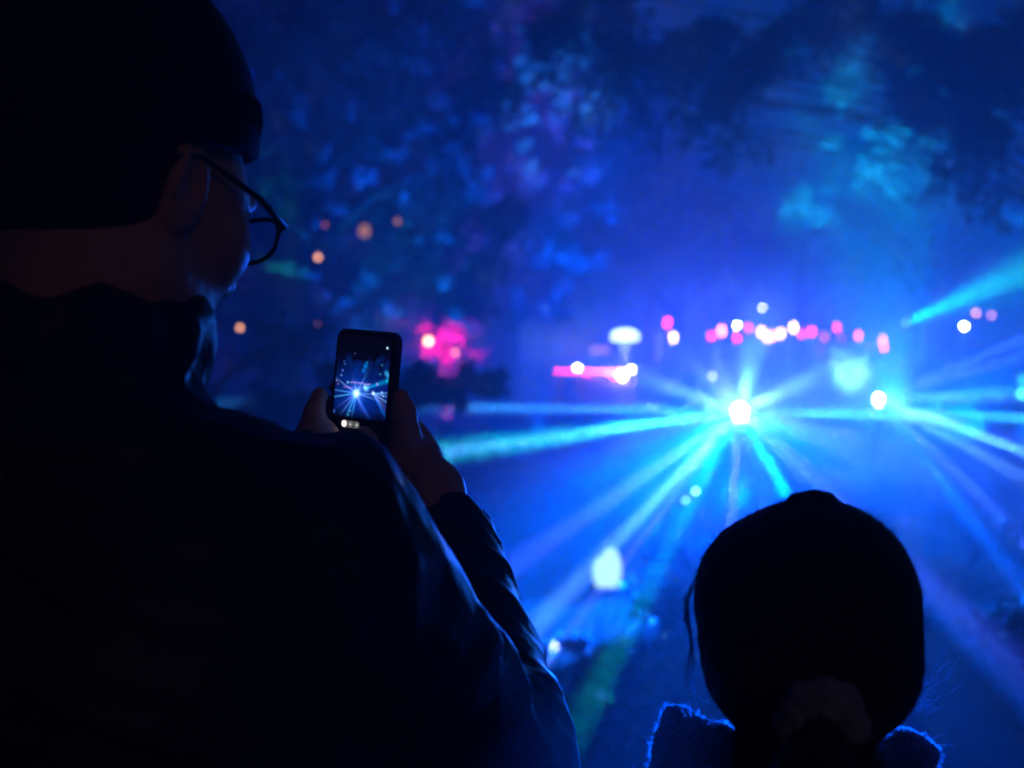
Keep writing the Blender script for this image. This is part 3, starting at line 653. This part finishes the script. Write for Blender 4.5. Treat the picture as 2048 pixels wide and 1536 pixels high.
# left hand: fingers round the left edge
B.cap(WRL, pt(634, 890, 1.26), .026, .022, .02); B.cap(pt(634, 890, 1.26), pt(636, 850, 1.285), .019, .013, .02)
B.cap(pt(626, 870, 1.262), pt(628, 825, 1.262), .0115, .0100, .01); B.cap(pt(628, 825, 1.262), pt(640, 790, 1.268), .0098, .0080, .004)
for (a, b, rr) in (((634, 842, 1.29), (690, 820, 1.345), .0085), ((634, 860, 1.285), (690, 850, 1.345), .0085), ((634, 878, 1.28), (680, 880, 1.34), .008), ((634, 895, 1.27), (680, 905, 1.32), .0075)):
    B.cap(pt(*a), pt(*b), rr, rr*.85, .008)
body = B.mesh('body', M['skin'], man, MAN)

J = Field((-.86, .50, .62), (.20, 1.36, 1.66), .0045)
J.ell(bp(0, .0, 1.36), (.21, .15, .22), BM, .04, puff=.010, pitch=.085); J.ell(bp(0, 0, 1.10), (.205, .15, .26), BM, .08, puff=.010, pitch=.085)
J.cap(bp(-.04, 0, .86), bp(.04, 0, .86), .165, .165, .05)
J.cap(bp(.02, -.01, 1.49), (SHR.x, SHR.y, SHR.z+.0), .082, .076, .05); J.ell(bp(.10, .03, 1.22), (.15, .13, .22), BM, .05); J.cap(bp(-.02, -.01, 1.485), tuple(SHL), .09, .082, .06)
J.cap(SHR, ELR, .076, .060, .02, puff=.003, pitch=.055, ph=.2); J.cap(ELR, WSR, .068, .042, .012)
J.cap(SHL, ELL, .080, .062, .03, puff=.010, pitch=.055); J.cap(ELL, WRL, .062, .040, .025, puff=.006, pitch=.05)
J.cap(bp(0, -.01, 1.52), bp(0, .03, 1.585), .10, .078, .04)                  # stand-up collar
for a in range(0, 360, 20):
    r1 = .082; p1 = bp(r1*math.sin(R(a)), -.005+r1*math.cos(R(a)), 1.612+.008*math.sin(a*1.7)); 
    p2 = bp((r1+.006)*math.sin(R(a+20)), -.005+(r1+.006)*math.cos(R(a+20)), 1.612+.008*math.sin((a+20)*1.7)); J.cap(p1, p2, .02, .02, .02)
d_ = (WSR-ELR).normalized()
for t_, r_ in ((-.012, .043), (-.075, .049)): J.cap(WSR+d_*t_, WSR+d_*(t_-.012), r_, r_, .008)
J.cap(WSR+d_*.012, WSR+d_*.09, .034, .05, .004, True); J.cap(WRL, WRL+(WRL-ELL).normalized()*.08, .032, .034, .002, True)
def crumple(Fd, amp, freq, seed, warp=1.6):
    g = np.random.default_rng(seed); sl, X, Y, Z = Fd._sub(Fd.lo, Fd.lo+Fd.n*Fd.h); d = np.zeros_like(Fd.d); w1 = warp*np.sin(X*freq*.31+Z*freq*.23+1)+warp*np.sin(Y*freq*.37-Z*freq*.19)
    for k in range(5):
        v = g.normal(size=3); v /= np.linalg.norm(v); f = freq*g.uniform(.6, 1.7); d += ((1-np.abs(np.sin((X*v[0]+Y*v[1]+Z*v[2])*f+w1*(1+.4*k)+k)))**1.5/(1+.25*k)).astype(np.float32)
    Fd.d -= amp*(d-1.2)
crumple(J, .0046, 36, 3)
jk = J.mesh('jacket', M['jacket'], man, MAN)
T = Field((-.62, .62, .05), (.02, 1.16, .98), .006)
for sx in (-1, 1): T.cap(bp(sx*.085, 0, .88), bp(sx*.10, .01, .48), .105, .082, .03); T.cap(bp(sx*.10, .01, .48), bp(sx*.10, -.02, .10), .08, .062, .02, puff=.004, pitch=.07)
T.mesh('trousers', M['trouser'], man, MAN)
Sx = Field((-.66, .60, -.005), (.10, 1.26, .16), .004)
for sx in (-1, 1): Sx.cap(bp(sx*.10, -.04, .05), bp(sx*.125, .19, .04), .05, .042, .02); Sx.cap(bp(sx*.10, -.02, .06), bp(sx*.10, -.02, .12), .052, .05, .02)
Sx.cut((0, 0, .0), (0, 0, -1)); Sx.mesh('shoes', M['shoe'], man, MAN)
# beanie, ribbed knit; short hair under it at the nape
K = Field((-.46, .74, 1.60), (-.10, 1.10, 1.96), .0028)
K.ell(hp(.0, -.012, .066), (.087, .104, .088), HM, .02)
K.ell(hp(-.01, -.02, .10), (.070, .080, .075), HM, .04)
K.ell(hp(0, -.012, .045), (.086, .106, .075), HM, .02)
K.cut(hp(0, .0, .036), HM@np.array([0, .30, -1]) )
nr = K.n; 
beanie = K.mesh('beanie', M['knit'], man, MAN)
kb = MB()
for i in range(60):                                   # folded rim with ribs
    a = 2*math.pi*i/60; ca, sa = math.cos(a), math.sin(a)
    q = lambda rr, z: Vector(hp(.0875*rr*ca, -.014+.102*rr*sa, .034+.30*(.102*rr*sa)+z))-MAN
    kb.tube([q(.985, -.002), q(1.002, .008), q(1.0, .026), q(.975, .040)], [.0035, .0052, .005, .003], 5)
kb.build('folded_rim', M['knit'], beanie, True)
H = Field((-.46, .74, 1.58), (-.10, 1.10, 1.80), .003)
H.ell(hp(0, -.030, .010), (.080, .084, .075), HM, .02); H.cut(hp(0, .01, 0), HM@np.array([0, 1, .25])); H.cut(hp(0, 0, -.058), HM@np.array([0, .3, -1]))
H.mesh('hair', M['hair'], man, MAN)
# glasses
gla = empty('glasses', HC, 'dark framed glasses on the man\'s face, one lens standing out beyond his cheek', 'glasses')
gl_ = MB(); L_ = lambda x, y, z: Vector(hp(x, y, z))-HC
for sx in (-1, 1):
    gl_.tube([L_(sx*.035+.026*math.copysign(abs(math.cos(t))**.75, math.cos(t)), .104, .006+.0175*math.copysign(abs(math.sin(t))**.75, math.sin(t))+.002*math.cos(t)*sx) for t in [2*math.pi*i/28 for i in range(29)]], .0019, 6, False)
gl_.tube([L_(-.009, .104, .012), L_(0, .110, .015), L_(.009, .104, .012)], .0016, 6)
gl_.build('frame', M['metal'], gla, True)
for sx in (-1, 1):
    MB().tube([L_(sx*.060, .104, .014), L_(sx*.069, .101, .016), L_(sx*.080, .06, .020), L_(sx*.081, .0, .026), L_(sx*.082, -.02, .018), L_(sx*.080, -.032, -.002)], [.0026, .0030, .0024, .0020, .0020, .0018], 6).build('temple_arm', M['metal'], gla, True)
glassm = bpy.data.materials.new('lens_glass'); glassm.use_nodes = True; b_ = glassm.node_tree.nodes['Principled BSDF']
b_.inputs['Roughness'].default_value = .02; b_.inputs['Transmission Weight'].default_value = 1; b_.inputs['IOR'].default_value = 1.12; b_.inputs['Base Color'].default_value = (.9, .92, 1, 1)
for sx in (-1, 1):
    vv = []; n = 22
    for yy in (.1033, .1047):
        for i in range(n): t = 2*math.pi*i/n; vv.append(L_(sx*.035+.025*math.copysign(abs(math.cos(t))**.75, math.cos(t)), yy, .006+.0168*math.copysign(abs(math.sin(t))**.75, math.sin(t))))
    MB().add(vv, [tuple(range(n)), tuple(range(2*n-1, n-1, -1))]+[(i, n+i, n+(i+1) % n, (i+1) % n) for i in range(n)]).build('lens', glassm, gla)

# ---- the phone
ph = empty('smartphone', PH, 'smartphone held up in its dark case, screen showing the laser show', 'phone')
yaw = R(32); roll = R(-4)
u_ = Vector((math.cos(yaw), math.sin(yaw)*1.0, 0)); n_ = Vector((-math.sin(yaw), -math.cos(yaw)*-1, 0))
u_ = Vector((math.cos(yaw), -math.sin(yaw), 0)); n_ = Vector((-math.sin(yaw), -math.cos(yaw), 0))     # screen normal points back and to the left
up_ = Vector((0, .06, 1)).normalized(); u_ = (u_-up_*u_.dot(up_)).normalized(); n_ = up_.cross(u_).normalized()*-1
if n_.y > 0: n_ = -n_
RM = Matrix.Rotation(R(6.0), 3, n_*-1)
u_ = RM @ u_; up_ = RM @ up_
PM = Matrix((u_, -n_, up_)).transposed()             # local x right, y into the phone, z up
def ploc(x, y, z): return PM @ Vector((x, y, z))
PW, PHH = .0375, .0765
MB().box((0, 0, 0), (PW, .0052, PHH), PM, .010).build('case', mat('dark_case', (.012, .012, .02), .35, .5, noise=.1), ph)
MB().box(ploc(0, -.0056, 0), (PW-.0022, .0006, PHH-.0022), PM, .009).build('front_glass', mat('black_glass', (.004, .004, .008), .15, .5), ph)
MB().box(ploc(-.018, .0072, .052), (.015, .0022, .017), PM, .004).build('camera_bump', M['metal'], ph)
for zz in (.035, .02): MB().box(ploc(PW+.0004, 0, zz), (.0008, .0014, .006), PM).build('side_button', M['metal'], ph)
# screen picture painted from functions
nu, nv = 120, 168; x0, x1, z1, z0 = -.0322, .0322, .0705, -.0092
uu, vv2 = np.meshgrid(np.linspace(0, 1, nu), np.linspace(0, 1, nv)); img = np.zeros((nv, nu, 3)); asp = (z1-z0)/(x1-x0)
X_, Y_ = uu, vv2*asp
def blob(cx, cy, r, c, p=2): img[:] += np.exp(-(((X_-cx)**2+(Y_-cy)**2)/r**2)**(p/2))[..., None]*np.array(c)
def beam(cx, cy, ang, ln, wd, c):
    dx, dy = X_-cx, Y_-cy; ca, sa = math.cos(R(ang)), -math.sin(R(ang)); t = dx*ca+dy*sa; s2 = -dx*sa+dy*ca
    ln = ln*.8; ww = wd*(.3+.6*t/ln); I_ = np.exp(-(s2/np.maximum(ww, 1e-4))**2)*(t > 0)*np.exp(-(np.maximum(t, 0)/ln)**1.6); img[:] += I_[..., None]*np.array(c)
cx, cy = .42, .70*asp
img += np.exp(-((Y_-cy)/(.33))**2)[..., None]*np.array((0, .015, .14))*(.4+.9*uu[..., None])
gq = np.random.default_rng(4)
for k in range(70): blob(gq.uniform(.1, 1), cy-gq.uniform(.1, .55), gq.uniform(.015, .07), np.array((0, .02, .12))*gq.uniform(-.5, .7), 2)
for k in range(26): blob(gq.uniform(.0, 1), cy+gq.uniform(.1, .4), gq.uniform(.03, .09), np.array((0, .015, .12))*gq.uniform(-.4, .6), 2)
blob(.55, cy-.42, .035, (.0, .25, .6)); blob(.52, cy-.35, .03, (0, .2, .5)); blob(.57, cy-.47, .02, (0, .2, .4))
for (px_, py_, r_, c_) in ((.95, .42*asp, .03, (.05, .5, .7)), (.99, .45*asp, .03, (.1, .5, .8)), (.13, .33*asp, .008, (.3, .4, 1)), (.15, .36*asp, .008, (.3, .4, 1)), (.12, .44*asp, .014, (.2, .3, 1)), (.1, .5*asp, .012, (.4, .5, 1)),
    (.93, .12*asp, .014, (2, 2, 2)), (.33, .22*asp, .007, (.3, .3, .5)), (.86, .33*asp, .012, (.1, .4, .4)), (.84, .44*asp, .012, (.1, .5, .5)), (.6, cy-.09, .04, (.4, 1, 1)), (.57, cy-.10, .025, (.6, 1, .9))): blob(px_, py_, r_, c_)
for k in range(14): blob(.30+.035*k*.8, cy-.155+gq.uniform(-.008, .008), .010, (1, .35+.4*(k % 3 == 0), .75))
for k in range(8): blob(.17+.022*k, cy-.075, .008, (.9, .2, .5))
blob(.24, cy-.15, .016, (.6, 1, 1)); blob(.80, cy-.17, .016, (.9, .4, .7)); blob(.02, cy-.16, .01, (1, .5, .8)); blob(.05, cy-.11, .01, (1, .3, .5)); blob(.9, cy-.05, .02, (.5, .7, 1)); blob(.93, cy+.0, .01, (.9, .9, 1))
beam(.62, cy-.1, 20, .5, .045, (0, .4, .6)); beam(.95, cy-.22, 25, .1, .04, (0, .5, .5))
for ang, ln, wd, c_ in ((2, .33, .012, (.3, .6, 1)), (-9, .3, .012, (.4, .7, 1)), (62, .2, .010, (.5, .9, 1)), (45, .14, .01, (.5, .5, 1)), (110, .16, .012, (.4, .4, 1)), (155, .34, .012, (.5, .7, 1)), (178, .42, .012, (.2, .6, 1)), (192, .5, .012, (.2, .8, 1)),
    (215, .25, .014, (.3, .3, 1)), (232, .3, .014, (.3, .6, 1)), (247, .45, .02, (.1, .6, .9)), (262, .35, .02, (.1, .5, .9)), (-52, .55, .03, (.05, .15, .8)), (-60, .2, .02, (.3, .4, 1))): beam(cx, cy, ang, ln, wd, np.array(c_)*1.1)
blob(cx, cy, .05, (2, 2, 2)); blob(cx, cy, .11, (.1, .3, .9))
for ang, ln, wd, c_ in ((5, .3, .014, (.4, .7, 1)), (-6, .3, .012, (.4, .8, 1)), (-22, .3, .014, (.6, .8, 1)), (-40, .22, .03, (.5, .5, 1)), (-50, .5, .03, (.0, .2, .8))): beam(.73, cy-.03, ang, ln, wd, c_)
blob(.735, cy-.03, .022, (1.5, 1.5, 1.5)); blob(.30, .97*asp, .018, (.2, .9, .9)); blob(.33, .92*asp, .012, (.2, .8, .9)); blob(.02, .95*asp, .02, (.1, .3, .8))
img *= np.array((.55, .8, 1.15)); img += np.exp(-((X_-cx)**2+(Y_-cy)**2)/.13)[..., None]*np.array((0, .03, .30))*(Y_ > cy-.5)[..., None]
img *= (1-.9*np.clip((vv2-.90)/.10, 0, 1))[..., None]*np.clip(vv2*30, 0, 1)[..., None]
img = np.clip(img, 0, 1.6)+np.array((.0012, .0012, .006))
Vs = []
for j in range(nv):
    for i in range(nu): Vs.append(tuple(ploc(x0+(x1-x0)*i/(nu-1), -.0066, z1+(z0-z1)*j/(nv-1))))
i, j = np.meshgrid(np.arange(nu-1), np.arange(nv-1)); a = (j*nu+i).ravel()
sm = bpy.data.materials.new('screen_picture'); sm.use_nodes = True; nt = sm.node_tree; nt.nodes.clear()
o_ = nt.nodes.new('ShaderNodeOutputMaterial'); e_ = nt.nodes.new('ShaderNodeEmission'); at = nt.nodes.new('ShaderNodeAttribute'); at.attribute_name = 'picture'
nt.links.new(at.outputs['Color'], e_.inputs[0]); nt.links.new(e_.outputs[0], o_.inputs[0]); e_.inputs[1].default_value = .9; sm.cycles.emission_sampling = 'AUTO'
scr = np_mesh('screen', np.array(Vs), np.stack([a, a+nu, a+nu+1, a+1], -1), sm, ph)
ca_ = scr.data.color_attributes.new('picture', 'FLOAT_COLOR', 'POINT'); ca_.data.foreach_set('color', np.concatenate([img, np.ones((nv, nu, 1))], -1).astype(np.float32).ravel())
def pdisc(x, z, r, m, name, lay=0, n=18):
    y = -.0067-lay*.00012
    return MB().add([ploc(x+r*math.cos(2*math.pi*k/n), yy, z+r*math.sin(2*math.pi*k/n)) for yy in (y, y-.0001) for k in range(n)],
        [tuple(range(n-1, -1, -1)), tuple(range(n, 2*n))]+[(k, (k+1) % n, n+(k+1) % n, n+k) for k in range(n)]).build(name, m, ph)
MB().box(ploc(-.009, -.0067, -.0158), (.0108, .0001, .0036), PM, .0034).build('zoom_bar', emit('bar_grey', (1, 1, 1), .06), ph)
pdisc(-.0168, -.0158, .0034, emit('button_white', (1, .93, .93), 1.0), 'zoom_button', 1)
for x in (-.009, -.0012): pdisc(x, -.0158, .0029, emit('button_grey', (1, 1, 1), .16), 'zoom_button', 1); pdisc(x, -.0158, .0008, emit('glyph_white', (1, 1, 1), .9), 'zoom_mark', 2, 5)

# ---- the girl in front at right
GL = P(1605, 1220, .97); GIRL = Vector((GL.x, GL.y+.02, 0))
girl = empty('person', GIRL, 'girl seen from behind with dark hair in a low ponytail and fleece coat', 'person')
GY = GL.y
def gp(px, py, dy=0.0): return tuple(P(px, py, GY+dy))
gr_, gf_, gu_ = frame((-.10, 1, -.03)); GM = rotm(gr_, gf_, gu_); hg = lambda x, y, z: np.array(GL)+GM@np.array([x, y, z])
ng = P(1600, 1480, GY+.01)
sz = ng.z-.055
G = Field((GIRL.x-.26, GIRL.y-.24, -.01), (GIRL.x+.26, GIRL.y+.26, GL.z+.14), .0034)
G.ell(hg(0, .0, .0), (.066, .082, .066), GM); G.ell(hg(0, .035, -.035), (.052, .055, .062), GM, .03); G.cap(hg(0, .085, -.008), hg(0, .098, -.028), .006, .009, .01)
for sx in (-1, 1):
    G.ell(hg(sx*.027, .090, .0), (.014, .009, .008), GM, .008, True); G.ell(hg(sx*.027, .078, .0), (.011, .01, .009), GM, .002); G.ell(hg(sx*.070, .0, -.005), (.006, .016, .026), GM, .006)
G.ell(hg(0, .083, -.05), (.018, .008, .006), GM, .006)
G.cap(hg(0, .0, -.03), (ng.x, ng.y, ng.z-.03), .045, .045, .03)
gb = lambda x, y, z: (GIRL.x+x, GIRL.y+y, z)
G.ell(gb(0, 0, sz-.10), (.10, .07, .14), None, .05); G.ell(gb(0, 0, sz-.36), (.095, .07, .18), None, .05)
for sx in (-1, 1):
    G.cap(gb(0, 0, sz), gb(sx*.10, 0, sz-.03), .04, .035, .03); G.cap(gb(sx*.10, 0, sz-.03), gb(sx*.125, .02, sz-.27), .034, .028, .02); G.cap(gb(sx*.125, .02, sz-.27), gb(sx*.11, .12, sz-.45), .027, .02, .02)
    G.cap(gb(sx*.11, .12, sz-.45), gb(sx*.105, .15, sz-.50), .02, .016, .01)
    for f_ in range(4): G.cap(gb(sx*(.095+f_*.009), .15, sz-.50), gb(sx*(.092+f_*.009), .165, sz-.555+.006*abs(f_-1.5)), .0068, .0055, .003)
    G.cap(gb(sx*.092, .15, sz-.49), gb(sx*.080, .17, sz-.52), .0075, .006, .004)
    G.cap(gb(sx*.06, 0, sz-.45), gb(sx*.07, .01, .38), .06, .042, .03); G.cap(gb(sx*.07, .01, .38), gb(sx*.07, -.01, .06), .04, .028, .02); G.cap(gb(sx*.07, -.02, .03), gb(sx*.08, .12, .025), .03, .024, .01)
gbody = G.mesh('body', M['skin'], girl, GIRL)
# hair: smooth cap drawn back, small twist on top
Hf = Field((GL.x-.13, GL.y-.17, GL.z-.19), (GL.x+.13, GL.y+.13, GL.z+.13), .0024)
Hf.ell(hg(0, -.008, .004), (.0815, .090, .0775), GM, .01); Hf.ell(hg(.0, -.02, -.036), (.0795, .076, .064), GM, .015); Hf.ell(hg(.010, -.02, .044), (.045, .06, .034), GM, .02)
Hf.ell(hg(-.035, -.01, .022), (.040, .06, .042), GM, .012); Hf.ell(hg(.034, -.01, .018), (.040, .06, .046), GM, .012)
for (a, b, r_) in (((1556, 1030), (1592, 1016), .010), ((1596, 1010), (1622, 1004), .011), ((1626, 1002), (1650, 1006), .011), ((1656, 1014), (1672, 1030), .009), ((1690, 1044), (1708, 1058), .008), ((1725, 1072), (1745, 1090), .008)):
    Hf.cap(gp(*a, -.02), gp(*b, -.01), r_*.8, r_*.8, .004)
Hf.cap(hg(0, -.015, -.055), (ng.x, ng.y-.015, ng.z-.02), .052, .047, .012)
Hf.cut(hg(0, .048, 0), GM@np.array([0, 1, -.35]))
sl, X, Y, Z = Hf._sub(Hf.lo, Hf.lo+Hf.n*Hf.h); Hf.d += (.0005*np.sin(X*520+Z*130+9*np.sin(Z*25+Y*30)+5*np.sin(X*70))).astype(np.float32)
hair = Hf.mesh('hair', M['hair'], girl, GIRL)
Sc = Field((GL.x-.05, GL.y-.22, GL.z-.14), (GL.x+.09, GL.y+.02, GL.z-.02), .002)
sc0 = np.array(gp(1640, 1425, -.115)); 
Sc.ell(sc0+np.array([.002, 0, .003]), (.027, .017, .020), None, .004); Sc.ell(sc0+np.array([-.018, .002, -.008]), (.013, .013, .011), None, .006); Sc.ell(sc0+np.array([.021, 0, -.009]), (.012, .014, .012), None, .006)
sl, X, Y, Z = Sc._sub(Sc.lo, Sc.lo+Sc.n*Sc.h); th = np.arctan2(Z-sc0[2]+.02, X-sc0[0]); Sc.d -= (.0022*(1-np.abs(np.sin(th*6.5+9*(Y-sc0[1])+.6*np.sin(Z*200)))**.7)).astype(np.float32)
crumple(Sc, .0009, 150, 8); Sc.mesh('scrunchie', M['scrunchie'], girl, GIRL)
Pt = Field((GL.x-.06, GL.y-.22, GL.z-.34), (GL.x+.10, GL.y+.0, GL.z-.04), .003)
pa = sc0; pb = np.array(gp(1625, 1560, -.13)); Pt.cap(pa+[0, .03, .01], pa, .02, .014, .01); Pt.cap(pa, pb, .014, .025, .01); Pt.cap(pb, pb-np.array([0, -.0, .08]), .025, .008, .01)
sl, X, Y, Z = Pt._sub(Pt.lo, Pt.lo+Pt.n*Pt.h); Pt.d += (.0013*np.sin(X*900+6*np.sin(Z*40))).astype(np.float32)
Pt.mesh('ponytail', M['hair'], hair, GIRL)
# coat
Cf = Field((GIRL.x-.24, GIRL.y-.19, sz-.66), (GIRL.x+.24, GIRL.y+.22, sz+.09), .004)
Cf.cap(gp(1520, 1575, .03), gp(1385, 1500, .01), .042, .024, .02); Cf.cap(gp(1680, 1590, .03), gp(1800, 1555, .01), .042, .022, .02)
Cf.cap(gp(1375, 1510, .0), gp(1372, 1640, .0), .026, .040, .02); Cf.cap(gp(1800, 1555, .0), gp(1815, 1660, .0), .024, .038, .02)
Cf.cap(gp(1350, 1432, .01), gp(1375, 1470, .0), .008, .014, .012); Cf.cap(gp(1352, 1436, .01), gp(1415, 1470, .0), .007, .010, .008); Cf.cap(gp(1790, 1512, .01), gp(1845, 1512, .0), .012, .012, .015)
Cf.ell(gb(0, 0, sz-.13), (.135, .10, .16), None, .04); Cf.ell(gb(0, 0, sz-.36), (.14, .105, .22), None, .05); Cf.cap(gb(-.03, 0, sz-.5), gb(.03, 0, sz-.5), .115, .115, .05)
for sx in (-1, 1): Cf.cap(gb(sx*.10, 0, sz-.06), gb(sx*.13, .02, sz-.27), .050, .042, .03); Cf.cap(gb(sx*.13, .02, sz-.27), gb(sx*.112, .12, sz-.45), .042, .034, .02)
sl, X, Y, Z = Cf._sub(Cf.lo, Cf.lo+Cf.n*Cf.h); Cf.d += (.0022*np.sin(X*90+3*np.sin(Z*60))*np.sin(Y*110+Z*70)).astype(np.float32)
crumple(Cf, .0035, 48, 9); coat = Cf.mesh('coat', M['coat'], girl, GIRL)
Tg = Field((GIRL.x-.2, GIRL.y-.15, .05), (GIRL.x+.2, GIRL.y+.15, sz-.45), .006)
for sx in (-1, 1): Tg.cap(gb(sx*.06, 0, sz-.52), gb(sx*.07, .01, .38), .075, .058, .02); Tg.cap(gb(sx*.07, .01, .38), gb(sx*.07, -.01, .09), .056, .046, .02)
Tg.mesh('trousers', M['trouser'], girl, GIRL)
Sg = Field((GIRL.x-.2, GIRL.y-.15, -.005), (GIRL.x+.2, GIRL.y+.22, .13), .004)
for sx in (-1, 1): Sg.cap(gb(sx*.07, -.025, .04), gb(sx*.082, .14, .033), .04, .034, .01); Sg.cap(gb(sx*.07, -.01, .05), gb(sx*.07, -.01, .09), .042, .042, .01)
Sg.cut((0, 0, 0), (0, 0, -1)); Sg.mesh('shoes', M['shoe'], girl, GIRL)
# fleece fibres standing off the coat
def fuzz(src, name, n, ln, wd, m, parent, sel, seed, curl=.5, ymin=-2):
    me = src.data; nv_ = len(me.vertices); co = np.empty(nv_*3, np.float32); me.vertices.foreach_get('co', co); co = co.reshape(-1, 3)
    no = np.empty(nv_*3, np.float32); me.vertex_normals.foreach_get('vector', no); no = no.reshape(-1, 3)
    g = np.random.default_rng(seed); ok = np.nonzero(sel(co+np.array(GIRL)) & (no[:, 1] > ymin))[0]; k = g.choice(ok, n)
    p = co[k]+g.normal(size=(n, 3))*.0015; d = no[k]*1.0+g.normal(size=(n, 3))*curl; d /= np.linalg.norm(d, axis=1)[:, None]
    s_ = np.cross(d, g.normal(size=(n, 3))); s_ /= np.linalg.norm(s_, axis=1)[:, None]; s_ *= wd; L = (ln*g.uniform(.3, 1.2, n)*(.35+1.05*np.abs(np.sin(p[:, 0]*95+4*np.sin(p[:, 1]*60))*np.cos(p[:, 2]*80+p[:, 0]*50))))[:, None]
    b2 = g.normal(size=(n, 3))*.35*L; q1 = p+d*L*.5; q2 = p+d*L+b2
    V = np.stack([p-s_, p+s_, q1+s_*.8, q1-s_*.8, q2, q2+s_*.1], 1).reshape(-1, 3); i = np.arange(n)*6
    F_ = np.stack([np.stack([i, i+1, i+2, i+3], -1), np.stack([i+3, i+2, i+5, i+4], -1)], 1).reshape(-1, 4)
    return tag(np_mesh(name, V, F_, m, parent), kind='stuff')
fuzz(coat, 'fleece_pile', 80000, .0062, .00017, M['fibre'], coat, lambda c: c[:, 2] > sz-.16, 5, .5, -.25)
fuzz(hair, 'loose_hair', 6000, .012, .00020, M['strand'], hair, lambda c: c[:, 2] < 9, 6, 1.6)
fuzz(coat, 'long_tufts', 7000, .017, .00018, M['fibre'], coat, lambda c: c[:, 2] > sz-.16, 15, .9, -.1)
# long flyaway strands
def strands(lst, name, m, parent, r=.00012):
    mb = MB()
    for pts in lst: mb.tube([Vector(gp(*p))-GIRL for p in pts], r, 3, False)
    return tag(mb.build(name, m, parent, True), kind='stuff')
sg = random.Random(9); ls = []; wl = []
for k in range(30):                                      # lock falling in front of the left ear
    o1 = sg.uniform(-6, 6); ls.append([(1412+o1*.5, 1125+sg.uniform(-10, 10), .0), (1392+o1, 1160, .01), (1374+o1*.8+sg.uniform(-6, 3), 1200, .01), (1372+o1+sg.uniform(-4, 6), 1235, .01), (1384+o1*.6, 1290, .0), (1378+sg.uniform(-10, 15), 1350+sg.uniform(-30, 30), 0)])
for k in range(40):                                      # backlit wisps fanning out right of the neck
    x0_ = sg.gauss(1815, 6); y0_ = sg.gauss(1420, 14); x1_ = sg.gauss(1885, 18); y1_ = sg.gauss(1360, 34); c_ = sg.uniform(-8, 12); t0 = sg.uniform(.25, .75); t1 = min(1, t0+sg.uniform(.12, .4))
    wl.append([(x0_+(x1_-x0_)*t, y0_+(y1_-y0_)*t+c_*math.sin(t*3.1), .02+.02*t) for t in [t0+(t1-t0)*i/5 for i in range(6)]])
for k in range(6): wl.append([(1812-k*3, 1375+k*4, .0), (1800-k*2, 1405+k*4, .0), (1775, 1432+k*3, 0), (1745, 1446+k*3, 0)])
for k in range(4): wl.append([(1378+k, 1350+k*3, 0), (1388+k*2, 1385+k*2, 0), (1402+k*2, 1398+k, 0), (1420, 1406, 0)])
for k in range(3): ls.append([(1826, 1312+k*5, 0), (1845, 1330+k*3, .01), (1868+k*5, 1348+k, .02)])
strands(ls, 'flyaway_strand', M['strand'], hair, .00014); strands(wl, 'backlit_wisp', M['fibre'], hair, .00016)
